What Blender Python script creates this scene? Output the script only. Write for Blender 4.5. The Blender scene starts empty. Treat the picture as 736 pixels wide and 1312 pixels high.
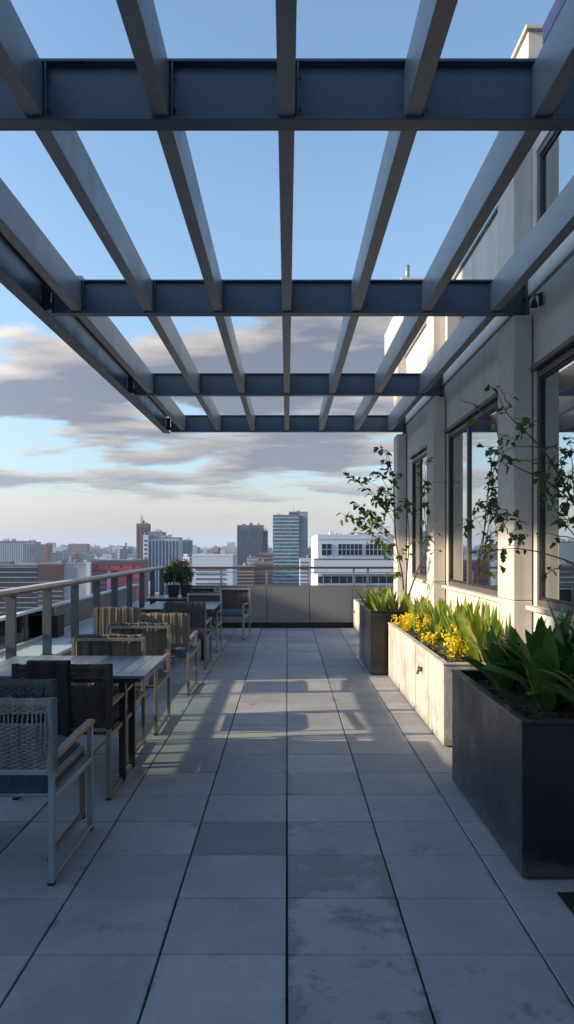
import bpy, bmesh, math, random
from mathutils import Vector, Matrix
R = math.radians
S = bpy.context.scene
COL = S.collection
random.seed(7)

# ------------------------------------------------------------------ camera
F = 1011.0            # focal length in pixels of the 736 x 1312 photograph
HZ = 701.0            # horizon row
EYE = 1.6
cam = bpy.data.cameras.new("camera"); camo = bpy.data.objects.new("camera", cam); COL.objects.link(camo)
cam.sensor_fit = 'VERTICAL'; cam.sensor_height = 24; cam.lens = 24 * F / 1312
cam.shift_y = (HZ - 656) / 1312
cam.clip_start = 0.05; cam.clip_end = 30000
camo.location = (0, 0, EYE); camo.rotation_euler = (R(90), 0, 0)
S.camera = camo

# ------------------------------------------------------------------ light
SUN_EL, SUN_AZ = 19.0, 7.0     # elevation; degrees the sun stands behind the camera plane on the left
S.view_settings.view_transform = 'Standard'; S.view_settings.look = 'None'
S.view_settings.gamma = 1; S.view_settings.use_curve_mapping = False
EXPO = 1.2; S.view_settings.exposure = EXPO
sd = bpy.data.lights.new("sun", 'SUN'); so = bpy.data.objects.new("sun", sd); COL.objects.link(so)
sd.energy = 3.9; sd.angle = R(0.5); sd.color = (1.0, 0.79, 0.56)
sv = Vector((-math.cos(R(SUN_EL)) * math.cos(R(SUN_AZ)), -math.cos(R(SUN_EL)) * math.sin(R(SUN_AZ)), math.sin(R(SUN_EL))))
so.rotation_euler = sv.to_track_quat('Z', 'Y').to_euler(); so.location = sv * 40

W = bpy.data.worlds.new("World"); S.world = W; W.use_nodes = True
nt = W.node_tree; N = nt.nodes; L = nt.links; N.clear()
def wn(t, **k):
    n = N.new(t)
    for a, b in k.items(): setattr(n, a, b)
    return n
def wmath(op, a, b=None, clamp=False):
    n = wn('ShaderNodeMath', operation=op, use_clamp=clamp)
    for i, v in enumerate((a, b)):
        if v is None: continue
        if isinstance(v, (int, float)): n.inputs[i].default_value = v
        else: L.new(v, n.inputs[i])
    return n.outputs[0]
def wramp(fac, stops):
    n = wn('ShaderNodeValToRGB'); e = n.color_ramp.elements
    while len(e) < len(stops): e.new(0.5)
    for i, (p, c) in enumerate(stops):
        e[i].position = p; e[i].color = (*c, 1) if len(c) == 3 else c
    L.new(fac, n.inputs[0]); return n
def wmix(f, a, b, bt='MIX'):
    n = wn('ShaderNodeMixRGB', blend_type=bt)
    for i, v in enumerate((f, a, b)):
        if isinstance(v, (int, float)): n.inputs[i].default_value = v
        elif isinstance(v, tuple): n.inputs[i].default_value = (*v, 1)
        else: L.new(v, n.inputs[i])
    return n.outputs[0]
sky = wn('ShaderNodeTexSky', sky_type='NISHITA', sun_disc=False)
sky.sun_elevation = R(SUN_EL); sky.sun_rotation = R(-90 - SUN_AZ); sky.altitude = 100; sky.air_density = 1.0; sky.dust_density = 0.6; sky.ozone_density = 2.0
STR = 0.12
tc = wn('ShaderNodeTexCoord')
sep = wn('ShaderNodeSeparateXYZ'); L.new(tc.outputs['Generated'], sep.inputs[0])
X_, Y_, Z_ = sep.outputs
zz = wmath('ADD', wmath('MAXIMUM', Z_, 0.0), 0.10)
comb = wn('ShaderNodeCombineXYZ'); L.new(wmath('DIVIDE', X_, zz), comb.inputs[0]); L.new(wmath('DIVIDE', Y_, zz), comb.inputs[1])
def wnoise(scale, detail, rough, off, sx=1, sy=1, dist=0.0):
    m = wn('ShaderNodeMapping'); m.inputs['Location'].default_value = off; m.inputs['Scale'].default_value = (sx, sy, 1)
    L.new(comb.outputs[0], m.inputs[0])
    n = wn('ShaderNodeTexNoise'); n.inputs['Scale'].default_value = scale; n.inputs['Detail'].default_value = detail
    n.inputs['Roughness'].default_value = rough; n.inputs['Distortion'].default_value = dist
    L.new(m.outputs[0], n.inputs[0]); return n.outputs[0]
OFF = (5.3, 2.1)
big = wnoise(1.05, 12, 0.55, (OFF[0], OFF[1], 0), 0.75, 1.0, 0.15)
up = wnoise(1.05, 12, 0.55, (OFF[0], OFF[1] - 0.13, 0), 0.75, 1.0, 0.15)      # the same clouds sampled a little nearer: tells their tops
fine = wnoise(4.2, 6, 0.6, (9, 4, 0), 0.8, 1.0, 0.3)
band = wramp(Z_, [(0.0, (0.30,)*3), (0.045, (0.55,)*3), (0.065, (0.90,)*3), (0.12, (1.0,)*3), (0.235, (0.93,)*3), (0.285, (0.70,)*3), (0.335, (0.30,)*3), (0.45, (0.14,)*3), (1.0, (0.3,)*3)]).outputs[0]
dens = wmath('ADD', wmath('MULTIPLY', big, 0.92), wmath('MULTIPLY', fine, 0.08))
thr = wmath('SUBTRACT', 0.74, wmath('MULTIPLY', band, 0.303))
over = wmath('SUBTRACT', dens, thr)
mask = wmath('MULTIPLY', over, 20.0, True)
edge = wmath('MULTIPLY', over, 6.0, True)
topness = wmath('MULTIPLY', wmath('SUBTRACT', big, up), 7.0)
lit = wmath('ADD', wmath('SUBTRACT', 0.72, edge), wmath('MULTIPLY', topness, 1.0), True)
cg = lambda r, g, b: tuple(((v / 255) / 12.92 if v < 10 else ((v / 255 + 0.055) / 1.055) ** 2.4) / STR / 2 ** EXPO for v in (r, g, b))
shade_c = wramp(Z_, [(0.0, (0,)*3), (0.12, (0.5,)*3), (0.3, (1,)*3)]).outputs[0]
cdark = wmix(shade_c, cg(154, 160, 176), cg(124, 134, 158))
clit = wmix(shade_c, cg(208, 206, 208), cg(232, 222, 218))
cloud = wmix(lit, cdark, clit)
# clear air: Nishita above, haze veil near the horizon
hz = wramp(Z_, [(0.0, (1,)*3), (0.035, (0.92,)*3), (0.10, (0.55,)*3), (0.22, (0.40,)*3), (0.48, (0.12,)*3), (0.9, (0.0,)*3)])
veilc = wramp(Z_, [(0.0, (cg(206, 197, 192))), (0.05, cg(216, 210, 204)), (0.10, cg(176, 204, 226)), (0.3, cg(158, 194, 228))])
dt = wn('ShaderNodeVectorMath', operation='DOT_PRODUCT'); L.new(tc.outputs['Generated'], dt.inputs[0]); dt.inputs[1].default_value = sv
glow = wmath('ADD', 1.0, wmath('MULTIPLY', wmath('POWER', wmath('MAXIMUM', dt.outputs['Value'], 0.0), 2.2), 5.5))
gl3 = wn('ShaderNodeCombineXYZ'); L.new(glow, gl3.inputs[0]); L.new(wmath('MULTIPLY', glow, 0.97), gl3.inputs[1]); L.new(wmath('MULTIPLY', glow, 0.90), gl3.inputs[2])
cloud = wmix(1.0, cloud, gl3.outputs[0], 'MULTIPLY')
veil = wmix(1.0, veilc.outputs[0], gl3.outputs[0], 'MULTIPLY')
deep = wmix(1.0, sky.outputs[0], (0.95, 1.0, 1.03), 'MULTIPLY')
skyc = wmix(hz.outputs[0], deep, veil)
mask2 = wmath('MULTIPLY', mask, wramp(Z_, [(0.02, (0,)*3), (0.06, (0.75,)*3), (0.1, (0.96,)*3)]).outputs[0])
fin = wmix(mask2, skyc, cloud)
bg = wn('ShaderNodeBackground'); bg.inputs[1].default_value = STR; L.new(fin, bg.inputs[0])
wo = wn('ShaderNodeOutputWorld'); L.new(bg.outputs[0], wo.inputs[0])

# ------------------------------------------------------------------ helpers
def px(x, y, D):
    """point seen at photograph pixel x, y at depth D"""
    return Vector(((x - 367.5) * D / F, D, EYE + (HZ - y) * D / F))

class MB:
    def __init__(s): s.bm = bmesh.new(); s.mi = 0
    def _tag(s, faces):
        for f in faces: f.material_index = s.mi
    def box(s, x0, x1, y0, y1, z0, z1, M=None):
        vs = [s.bm.verts.new(Vector(p) if M is None else M @ Vector(p)) for p in
              ((x0,y0,z0),(x1,y0,z0),(x1,y1,z0),(x0,y1,z0),(x0,y0,z1),(x1,y0,z1),(x1,y1,z1),(x0,y1,z1))]
        s._tag([s.bm.faces.new([vs[i] for i in f]) for f in ((3,2,1,0),(4,5,6,7),(0,1,5,4),(1,2,6,5),(2,3,7,6),(3,0,4,7))])
        return s
    def bar(s, a, b, w, h, roll=0.0):
        a, b = Vector(a), Vector(b); d = b - a; l = d.length
        q = d.to_track_quat('Y', 'Z'); M = Matrix.Translation(a) @ q.to_matrix().to_4x4() @ Matrix.Rotation(roll, 4, 'Y')
        return s.box(-w/2, w/2, 0, l, -h/2, h/2, M)
    def tube(s, pts, r, n=6, cap=True):
        pts = [Vector(p) for p in pts]; rs = r if isinstance(r, (list, tuple)) else [r] * len(pts)
        rings = []; prev = None
        for i, p in enumerate(pts):
            d = (pts[min(i+1, len(pts)-1)] - pts[max(i-1, 0)])
            if d.length < 1e-9: d = Vector((0,0,1))
            d.normalize()
            if prev is None:
                ref = Vector((0,0,1)) if abs(d.z) < .9 else Vector((1,0,0)); u = d.cross(ref).normalized()
            else:
                u = prev - d * prev.dot(d); u = u.normalized() if u.length > 1e-6 else d.orthogonal().normalized()
            prev = u; v = d.cross(u)
            rings.append([s.bm.verts.new(p + (u * math.cos(2*math.pi*k/n) + v * math.sin(2*math.pi*k/n)) * rs[i]) for k in range(n)])
        fs = []
        for i in range(len(rings)-1):
            for k in range(n):
                f = s.bm.faces.new((rings[i][k], rings[i][(k+1)%n], rings[i+1][(k+1)%n], rings[i+1][k])); f.smooth = True; fs.append(f)
        if cap and n > 2:
            fs.append(s.bm.faces.new(rings[0][::-1])); fs.append(s.bm.faces.new(rings[-1]))
        s._tag(fs); return s
    def grid(s, fn, nu, nv, smooth=True):
        g = [[s.bm.verts.new(fn(i/nu, j/nv)) for j in range(nv+1)] for i in range(nu+1)]
        fs = []
        for i in range(nu):
            for j in range(nv):
                f = s.bm.faces.new((g[i][j], g[i+1][j], g[i+1][j+1], g[i][j+1])); f.smooth = smooth; fs.append(f)
        s._tag(fs); return s
    def poly(s, pts):
        s._tag([s.bm.faces.new([s.bm.verts.new(Vector(p)) for p in pts])]); return s
    def cyl(s, c, r0, r1, h, n=20):
        c = Vector(c); return s.tube([c, c + Vector((0,0,h))], [r0, r1], n)
    def build(s, name, mat, parent=None, bevel=0.0, normals=True):
        me = bpy.data.meshes.new(name)
        if normals: bmesh.ops.recalc_face_normals(s.bm, faces=s.bm.faces)
        s.bm.to_mesh(me); s.bm.free()
        for m in (mat if isinstance(mat, (list, tuple)) else [mat]): me.materials.append(m)
        o = bpy.data.objects.new(name, me); COL.objects.link(o)
        if parent is not None:
            o.parent = parent; o.matrix_parent_inverse = Matrix.Translation(-parent.location) if parent.type == 'EMPTY' and parent.get('world_kids') else Matrix()
        if bevel:
            b = o.modifiers.new('bevel', 'BEVEL'); b.width = bevel; b.segments = 2; b.limit_method = 'ANGLE'; b.angle_limit = R(40)
        return o

def tag(o, label=None, cat=None, group=None, kind=None):
    if label: o['label'] = label
    if cat: o['category'] = cat
    if group: o['group'] = group
    if kind: o['kind'] = kind
    return o
def thing(name, loc, label, cat, group=None, rz=0.0, world=False):
    """an empty at the base; world=True: children are given in world coordinates"""
    o = bpy.data.objects.new(name, None); COL.objects.link(o); o.location = loc; o.rotation_euler = (0, 0, rz); o.empty_display_size = .1
    if world: o['world_kids'] = 1
    return tag(o, label, cat, group)
def sub(parent_obj, mb, name, mat, bevel=0.0):
    o = mb.build(name, mat, None, bevel); o.parent = parent_obj
    return o
def copy_tree(o, parent=None):
    c = o.copy(); COL.objects.link(c)
    if parent is not None: c.parent = parent
    for ch in [k for k in bpy.data.objects if k.parent == o]: copy_tree(ch, c)
    return c

# ------------------------------------------------------------------ materials
class Mat:
    def __init__(s, name, rough=.6, metal=0.0, spec=None):
        s.m = bpy.data.materials.new(name); s.m.use_nodes = True; s.t = s.m.node_tree
        s.b = s.t.nodes['Principled BSDF']; s.b.inputs['Roughness'].default_value = rough; s.b.inputs['Metallic'].default_value = metal
        if spec is not None: s.b.inputs['Specular IOR Level'].default_value = spec
        s.tc = s.t.nodes.new('ShaderNodeTexCoord')
    def n(s, t, **k):
        x = s.t.nodes.new(t)
        for a, b in k.items(): setattr(x, a, b)
        return x
    def lk(s, a, b): s.t.links.new(a, b)
    def noise(s, scale, detail=5, rough=.6, vec=None, sc=(1,1,1), dist=0.0, coord='Object'):
        mp = s.n('ShaderNodeMapping'); mp.inputs['Scale'].default_value = sc; s.lk(vec or s.tc.outputs[coord], mp.inputs[0])
        x = s.n('ShaderNodeTexNoise'); x.inputs['Scale'].default_value = scale; x.inputs['Detail'].default_value = detail
        x.inputs['Roughness'].default_value = rough; x.inputs['Distortion'].default_value = dist; s.lk(mp.outputs[0], x.inputs[0]); return x.outputs[0]
    def ramp(s, fac, stops):
        x = s.n('ShaderNodeValToRGB'); e = x.color_ramp.elements
        while len(e) < len(stops): e.new(.5)
        for i, (p, c) in enumerate(stops): e[i].position = p; e[i].color = (*(c if isinstance(c, tuple) else (c,)*3), 1)
        s.lk(fac, x.inputs[0]); return x.outputs[0]
    def math(s, op, a, b=None, clamp=False):
        x = s.n('ShaderNodeMath', operation=op, use_clamp=clamp)
        for i, v in enumerate((a, b)):
            if v is None: continue
            if isinstance(v, (int, float)): x.inputs[i].default_value = v
            else: s.lk(v, x.inputs[i])
        return x.outputs[0]
    def mix(s, f, a, b, bt='MIX'):
        x = s.n('ShaderNodeMixRGB', blend_type=bt)
        for i, v in enumerate((f, a, b)):
            if isinstance(v, (int, float)): x.inputs[i].default_value = v
            elif isinstance(v, tuple): x.inputs[i].default_value = (*v, 1)
            else: s.lk(v, x.inputs[i])
        return x.outputs[0]
    def color(s, c):
        if isinstance(c, tuple): s.b.inputs['Base Color'].default_value = (*c, 1)
        else: s.lk(c, s.b.inputs['Base Color'])
        return s
    def rough(s, c): s.lk(c, s.b.inputs['Roughness']); return s
    def bump(s, h, strength=.3, dist=.01):
        x = s.n('ShaderNodeBump'); x.inputs['Strength'].default_value = strength; x.inputs['Distance'].default_value = dist
        s.lk(h, x.inputs['Height']); s.lk(x.outputs[0], s.b.inputs['Normal']); return s

def m_steel(name, c, rough=.42, metal=.0, var=.25, bump=.05, grime=0.0):
    m = Mat(name, rough, metal)
    n = m.noise(3.0, 6, .65); n2 = m.noise(60, 3, .5)
    k = m.math('ADD', m.math('MULTIPLY', n, .7), m.math('MULTIPLY', n2, .3))
    col = m.ramp(k, [(.3, tuple(v*(1-var) for v in c)), (.7, tuple(min(1, v*(1+var)) for v in c))])
    if grime:
        g1 = m.noise(2.1, 8, .72, dist=1.5); g2 = m.noise(30, 5, .75)
        col = m.mix(m.ramp(g1, [(.56, 0.0), (.70, grime * .7)]), col, tuple(v*.45 for v in c))
        col = m.mix(m.ramp(g2, [(.66, 0.0), (.72, grime)]), col, tuple(min(1, v*1.7 + .03) for v in c))
    m.color(col)
    m.rough(m.ramp(n, [(.3, rough-.08), (.7, rough+.14)])); m.bump(n2, bump, .003); return m.m
def m_concrete(name, c, var=.16, bump=.35, speck=True, rough=.85, streak=.0):
    m = Mat(name, rough)
    n = m.noise(1.3, 7, .6); n2 = m.noise(14, 6, .7); n3 = m.noise(120, 3, .6)
    k = m.math('ADD', m.math('MULTIPLY', n, .55), m.math('MULTIPLY', n2, .45))
    col = m.ramp(k, [(.3, tuple(v*(1-var) for v in c)), (.52, c), (.72, tuple(min(1, v*(1+var*.7)) for v in c))])
    if streak:
        st = m.noise(6, 5, .7, sc=(1, 1, .06))
        col = m.mix(m.ramp(st, [(.5, 0.0), (.72, streak)]), col, (c[0]*.45, c[1]*.43, c[2]*.40))
    if speck:
        v = m.noise(90, 2, .5); col = m.mix(m.ramp(v, [(.66, 0.0), (.70, .5)]), col, tuple(x*.35 for x in c))
    m.color(col); m.bump(m.math('ADD', m.math('MULTIPLY', n2, .6), m.math('MULTIPLY', n3, .4)), bump, .006); return m.m
def m_leaf(name, c1, c2, trans=.35, rough=.45, dry=False):
    m = Mat(name, rough)
    n = m.noise(9, 4, .6); rnd = m.n('ShaderNodeNewGeometry')
    k = m.math('ADD', m.math('MULTIPLY', n, .5), m.math('MULTIPLY', rnd.outputs['Random Per Island'], .5))
    col = m.ramp(k, [(.2, c1), (.8, c2)])
    if dry: col = m.mix(m.ramp(rnd.outputs['Random Per Island'], [(.93, 0.0), (.95, 1.0)]), col, m.ramp(n, [(.4, (.34, .30, .11)), (.6, (.20, .15, .06))]))
    m.color(col); m.bump(m.noise(40, 3, .6, sc=(1,1,.2)), .15, .004)
    tr = m.n('ShaderNodeBsdfTranslucent'); m.lk(m.mix(1.0, col, (1.5, 1.4, .5), 'MULTIPLY'), tr.inputs[0])
    ms = m.n('ShaderNodeMixShader'); ms.inputs[0].default_value = trans
    m.lk(m.b.outputs[0], ms.inputs[1]); m.lk(tr.outputs[0], ms.inputs[2])
    m.lk(ms.outputs[0], m.t.nodes['Material Output'].inputs[0]); return m.m

M = {}
M['beam'] = m_steel('painted_beam_steel', (.055, .09, .135), .34, grime=.35)
M['purlin'] = m_steel('weathered_purlin_steel', (.20, .212, .23), .36, var=.3, grime=.6)
M['steel'] = m_steel('brushed_steel', (.30, .34, .38), .38, metal=.5)
M['frame'] = m_steel('chair_frame', (.19, .175, .155), .42, metal=.25, grime=.4)
M['post'] = m_steel('railing_post_paint', (.07, .085, .10), .5, grime=.3)
M['cap'] = m_steel('handrail_cap', (.42, .40, .37), .45)
M['black'] = m_steel('black_powder_coat', (.012, .013, .016), .5)
M['planter'] = m_steel('charcoal_planter_metal', (.012, .014, .018), .30, var=.2, bump=.03, grime=.3)
M['panel'] = m_concrete('grey_parapet_panel', (.22, .225, .23), .10, .12, False)
M['white'] = m_concrete('whitewashed_concrete', (.47, .45, .405), .24, .5, True, streak=.9)
def weather(mt, c, th=.56, amt=.8, sc=2.2):
    t = mt.node_tree; b = t.nodes['Principled BSDF']; src = b.inputs['Base Color'].links[0].from_socket
    tc_ = t.nodes.new('ShaderNodeTexCoord'); n = t.nodes.new('ShaderNodeTexNoise'); n.inputs['Scale'].default_value = sc; n.inputs['Detail'].default_value = 8; n.inputs['Roughness'].default_value = .65; n.inputs['Distortion'].default_value = .8
    t.links.new(tc_.outputs['Object'], n.inputs[0]); rp_ = t.nodes.new('ShaderNodeValToRGB'); rp_.color_ramp.elements[0].position = th; rp_.color_ramp.elements[0].color = (0, 0, 0, 1); rp_.color_ramp.elements[1].position = th + .035; rp_.color_ramp.elements[1].color = (amt,) * 3 + (1,)
    t.links.new(n.outputs[0], rp_.inputs[0]); mx = t.nodes.new('ShaderNodeMixRGB'); t.links.new(rp_.outputs[0], mx.inputs[0]); t.links.new(src, mx.inputs[1]); mx.inputs[2].default_value = (*c, 1); t.links.new(mx.outputs[0], b.inputs['Base Color'])
weather(M['white'], (.30, .285, .26), .535, .7, 1.7)
weather(M['white'], (.58, .56, .51), .60, .6, 5.0)
M['ledge'] = m_concrete('pale_ledge_render', (.62, .64, .66), .12, .15, False)
M['wall'] = m_concrete('smooth_wall_render', (.60, .575, .535), .13, .15, False, streak=.35)
M['column'] = m_concrete('rough_column_concrete', (.56, .525, .475), .18, .9, True, streak=.35)
M['wframe'] = m_steel('bronze_window_frame', (.085, .078, .075), .4)
M['railtop'] = m_steel('maroon_rail_paint', (.11, .07, .07), .45)
M['navy'] = m_steel('navy_paint', (.008, .018, .09), .5)
M['soil'] = m_concrete('bark_soil', (.035, .024, .016), .7, 1.0, True)
M['grout'] = m_concrete('joint_shadow_gap', (.015, .017, .02), .3, .3, False)
M['city_white'] = m_concrete('city_white_render', (.52, .57, .63), .08, .1, False)
M['leafA'] = m_leaf('broad_dark_leaf', (.03, .095, .025), (.09, .20, .05), .32, .40, True)
M['leafB'] = m_leaf('sword_leaf', (.06, .15, .02), (.30, .36, .06), .35, .4, True)
M['leafC'] = m_leaf('vine_leaf', (.03, .075, .02), (.10, .16, .04), .35, .5)
M['shrub'] = m_leaf('shrub_leaf', (.02, .055, .016), (.05, .12, .03), .25, .5)
M['yellow'] = m_leaf('yellow_flower', (.75, .52, .02), (.9, .74, .06), .35, .6)
M['groundleaf'] = m_leaf('ground_cover_leaf', (.05, .08, .03), (.18, .15, .07), .25, .7)
M['bark'] = m_concrete('thin_bark', (.10, .075, .05), .4, .8, False)
M['flowerred'] = m_leaf('dry_red_flower', (.25, .07, .05), (.4, .14, .08), .2, .6)

def m_wood(name, c):
    m = Mat(name, .55); n = m.noise(5, 6, .7, sc=(9, .7, 9), dist=.6)
    m.color(m.ramp(n, [(.3, tuple(v*.55 for v in c)), (.7, c)])); m.bump(n, .3, .002); return m.m
M['wood'] = m_wood('weathered_teak', (.33, .20, .13))
M['tabletop'] = m_wood('grey_slatted_tabletop', (.155, .18, .21))
M['tabletop'].node_tree.nodes['Principled BSDF'].inputs['Roughness'].default_value = .3
def m_fabric(name, c, var=.3):
    m = Mat(name, .9)
    n = m.noise(16, 5, .7, sc=(1, 1, .12)); w = m.n('ShaderNodeTexWave', wave_type='BANDS', bands_direction='X'); w.inputs['Scale'].default_value = 90
    w.inputs['Distortion'].default_value = 1.2; m.lk(m.tc.outputs['Object'], w.inputs[0])
    w2 = m.n('ShaderNodeTexWave', wave_type='BANDS', bands_direction='Z'); w2.inputs['Scale'].default_value = 110; m.lk(m.tc.outputs['Object'], w2.inputs[0])
    m.color(m.ramp(n, [(.3, tuple(v*(1-var) for v in c)), (.7, tuple(min(1, v*(1+var)) for v in c))]))
    h = m.math('ADD', m.math('MULTIPLY', w.outputs[0], .5), m.math('ADD', m.math('MULTIPLY', w2.outputs[0], .3), n)); m.bump(h, .5, .004); return m.m
M['sling_brown'] = m_fabric('ochre_sling_fabric', (.13, .11, .085), .65)
M['sling_tan'] = m_fabric('tan_sling_fabric', (.14, .118, .092), .2)
M['sling_dark'] = m_fabric('charcoal_sling_fabric', (.055, .055, .065), .3)
M['sling_mauve'] = m_fabric('mauve_grey_sling_fabric', (.10, .085, .085), .25)
M['rope'] = m_fabric('grey_rope', (.22, .235, .235), .35)
M['rope_slate'] = m_fabric('slate_rope', (.07, .085, .10), .3)
M['rope_dark'] = m_fabric('dark_brown_rope', (.06, .045, .035), .4)
M['cushion'] = m_fabric('navy_cushion', (.035, .06, .11), .3)
M['cloth'] = m_fabric('black_cloth', (.012, .013, .02), .3)
M['slats'] = M['tabletop']

def m_glass_mirror():
    m = Mat('reflective_window_glass', .02, 1.0); m.color((.62, .66, .67))
    m.bump(m.noise(.7, 2, .4), .04, .02); return m.m
M['mirror'] = m_glass_mirror()
def m_clear_glass(name, tint=(.75, .85, .85)):
    m = Mat(name, .03); t = m.n('ShaderNodeBsdfTransparent'); t.inputs[0].default_value = (*tint, 1)
    g = m.n('ShaderNodeBsdfGlossy'); g.inputs['Roughness'].default_value = .03
    fr = m.n('ShaderNodeFresnel'); fr.inputs[0].default_value = 1.5
    ms = m.n('ShaderNodeMixShader'); m.lk(m.math('ADD', fr.outputs[0], .03, True), ms.inputs[0]); m.lk(t.outputs[0], ms.inputs[1]); m.lk(g.outputs[0], ms.inputs[2])
    m.lk(ms.outputs[0], m.t.nodes['Material Output'].inputs[0]); return m.m
M['glass'] = m_clear_glass('railing_glass')

def dust(mt, c, top, amt):
    t = mt.node_tree; b = t.nodes['Principled BSDF']; src = b.inputs['Base Color'].links[0].from_socket
    tc_ = t.nodes.new('ShaderNodeTexCoord'); sp = t.nodes.new('ShaderNodeSeparateXYZ'); t.links.new(tc_.outputs['Object'], sp.inputs[0])
    n = t.nodes.new('ShaderNodeTexNoise'); n.inputs['Scale'].default_value = 11; n.inputs['Detail'].default_value = 9; n.inputs['Roughness'].default_value = .8; t.links.new(tc_.outputs['Object'], n.inputs[0])
    a = t.nodes.new('ShaderNodeMapRange'); a.inputs[1].default_value = 0; a.inputs[2].default_value = top; a.inputs[3].default_value = .30; a.inputs[4].default_value = -.12; t.links.new(sp.outputs[2], a.inputs[0])
    ad = t.nodes.new('ShaderNodeMath'); t.links.new(a.outputs[0], ad.inputs[0]); t.links.new(n.outputs[0], ad.inputs[1])
    rp_ = t.nodes.new('ShaderNodeValToRGB'); rp_.color_ramp.elements[0].position = .58; rp_.color_ramp.elements[0].color = (0, 0, 0, 1); rp_.color_ramp.elements[1].position = .72; rp_.color_ramp.elements[1].color = (amt,) * 3 + (1,)
    t.links.new(ad.outputs[0], rp_.inputs[0]); mx = t.nodes.new('ShaderNodeMixRGB'); t.links.new(rp_.outputs[0], mx.inputs[0]); t.links.new(src, mx.inputs[1]); mx.inputs[2].default_value = (*c, 1); t.links.new(mx.outputs[0], b.inputs['Base Color'])
dust(M['planter'], (.085, .085, .08), .22, .55)
dust(M['white'], (.20, .19, .17), .16, .7)

# paving: one material, per-tile tone from an attribute, stains from noise
def m_paving():
    m = Mat('concrete_paving', .8)
    at = m.n('ShaderNodeAttribute', attribute_name='tone'); ats = m.n('ShaderNodeAttribute', attribute_name='stain')
    n = m.noise(2.2, 8, .62); n2 = m.noise(22, 6, .7); sp = m.noise(160, 2, .5)
    base = m.ramp(m.math('ADD', m.math('MULTIPLY', n, .6), m.math('MULTIPLY', n2, .4)), [(.3, (.245, .245, .248)), (.52, (.295, .293, .293)), (.72, (.355, .35, .345))])
    base = m.mix(1.0, base, at.outputs['Color'], 'MULTIPLY')
    sp3 = m.n('ShaderNodeSeparateXYZ'); m.lk(m.tc.outputs['Object'], sp3.inputs[0])
    fx = m.math('ABSOLUTE', m.math('SUBTRACT', m.math('FRACT', m.math('MULTIPLY', sp3.outputs[0], 2.0)), .5))
    fy = m.math('ABSOLUTE', m.math('SUBTRACT', m.math('FRACT', m.math('MULTIPLY', m.math('SUBTRACT', sp3.outputs[1], .1), 2.0)), .5))
    s1 = m.noise(3.4, 10, .72, dist=.15)
    stain = m.math('MULTIPLY', m.math('SUBTRACT', m.math('ADD', m.math('ADD', s1, m.math('MULTIPLY', m.math('MAXIMUM', m.math('SUBTRACT', fx, .38), 0.0), .9)), m.math('MULTIPLY', ats.outputs['Fac'], .36)), .69), 14, True)
    base = m.mix(m.math('MULTIPLY', stain, .68), base, (.085, .088, .092))
    ed = m.math('MAXIMUM', fx, fy); en = m.noise(7, 6, .75, dist=1.0)
    dirt = m.math('MULTIPLY', m.math('SUBTRACT', m.math('ADD', m.math('MULTIPLY', m.math('SUBTRACT', ed, .36), 2.4), m.math('MULTIPLY', en, 1.0)), .83), 5, True)
    base = m.mix(m.math('MULTIPLY', dirt, .42), base, (.10, .105, .105))
    cl = m.noise(1.1, 6, .7, dist=.8); base = m.mix(m.ramp(cl, [(.48, 0.0), (.62, .35)]), base, (.17, .178, .185))
    sc = m.noise(7, 8, .75, sc=(1, .4, 1), dist=.5)
    base = m.mix(m.ramp(sc, [(.60, 0.0), (.68, .30)]), base, (.40, .41, .42))
    base = m.mix(m.ramp(sp, [(.68, 0.0), (.72, .35)]), base, (.12, .12, .12))
    m.color(base); m.rough(m.ramp(stain, [(0, .78), (1, .5)]))
    m.bump(m.math('ADD', m.math('MULTIPLY', n2, .5), m.math('MULTIPLY', sp, .5)), .25, .004); return m.m
M['paving'] = m_paving()

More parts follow.
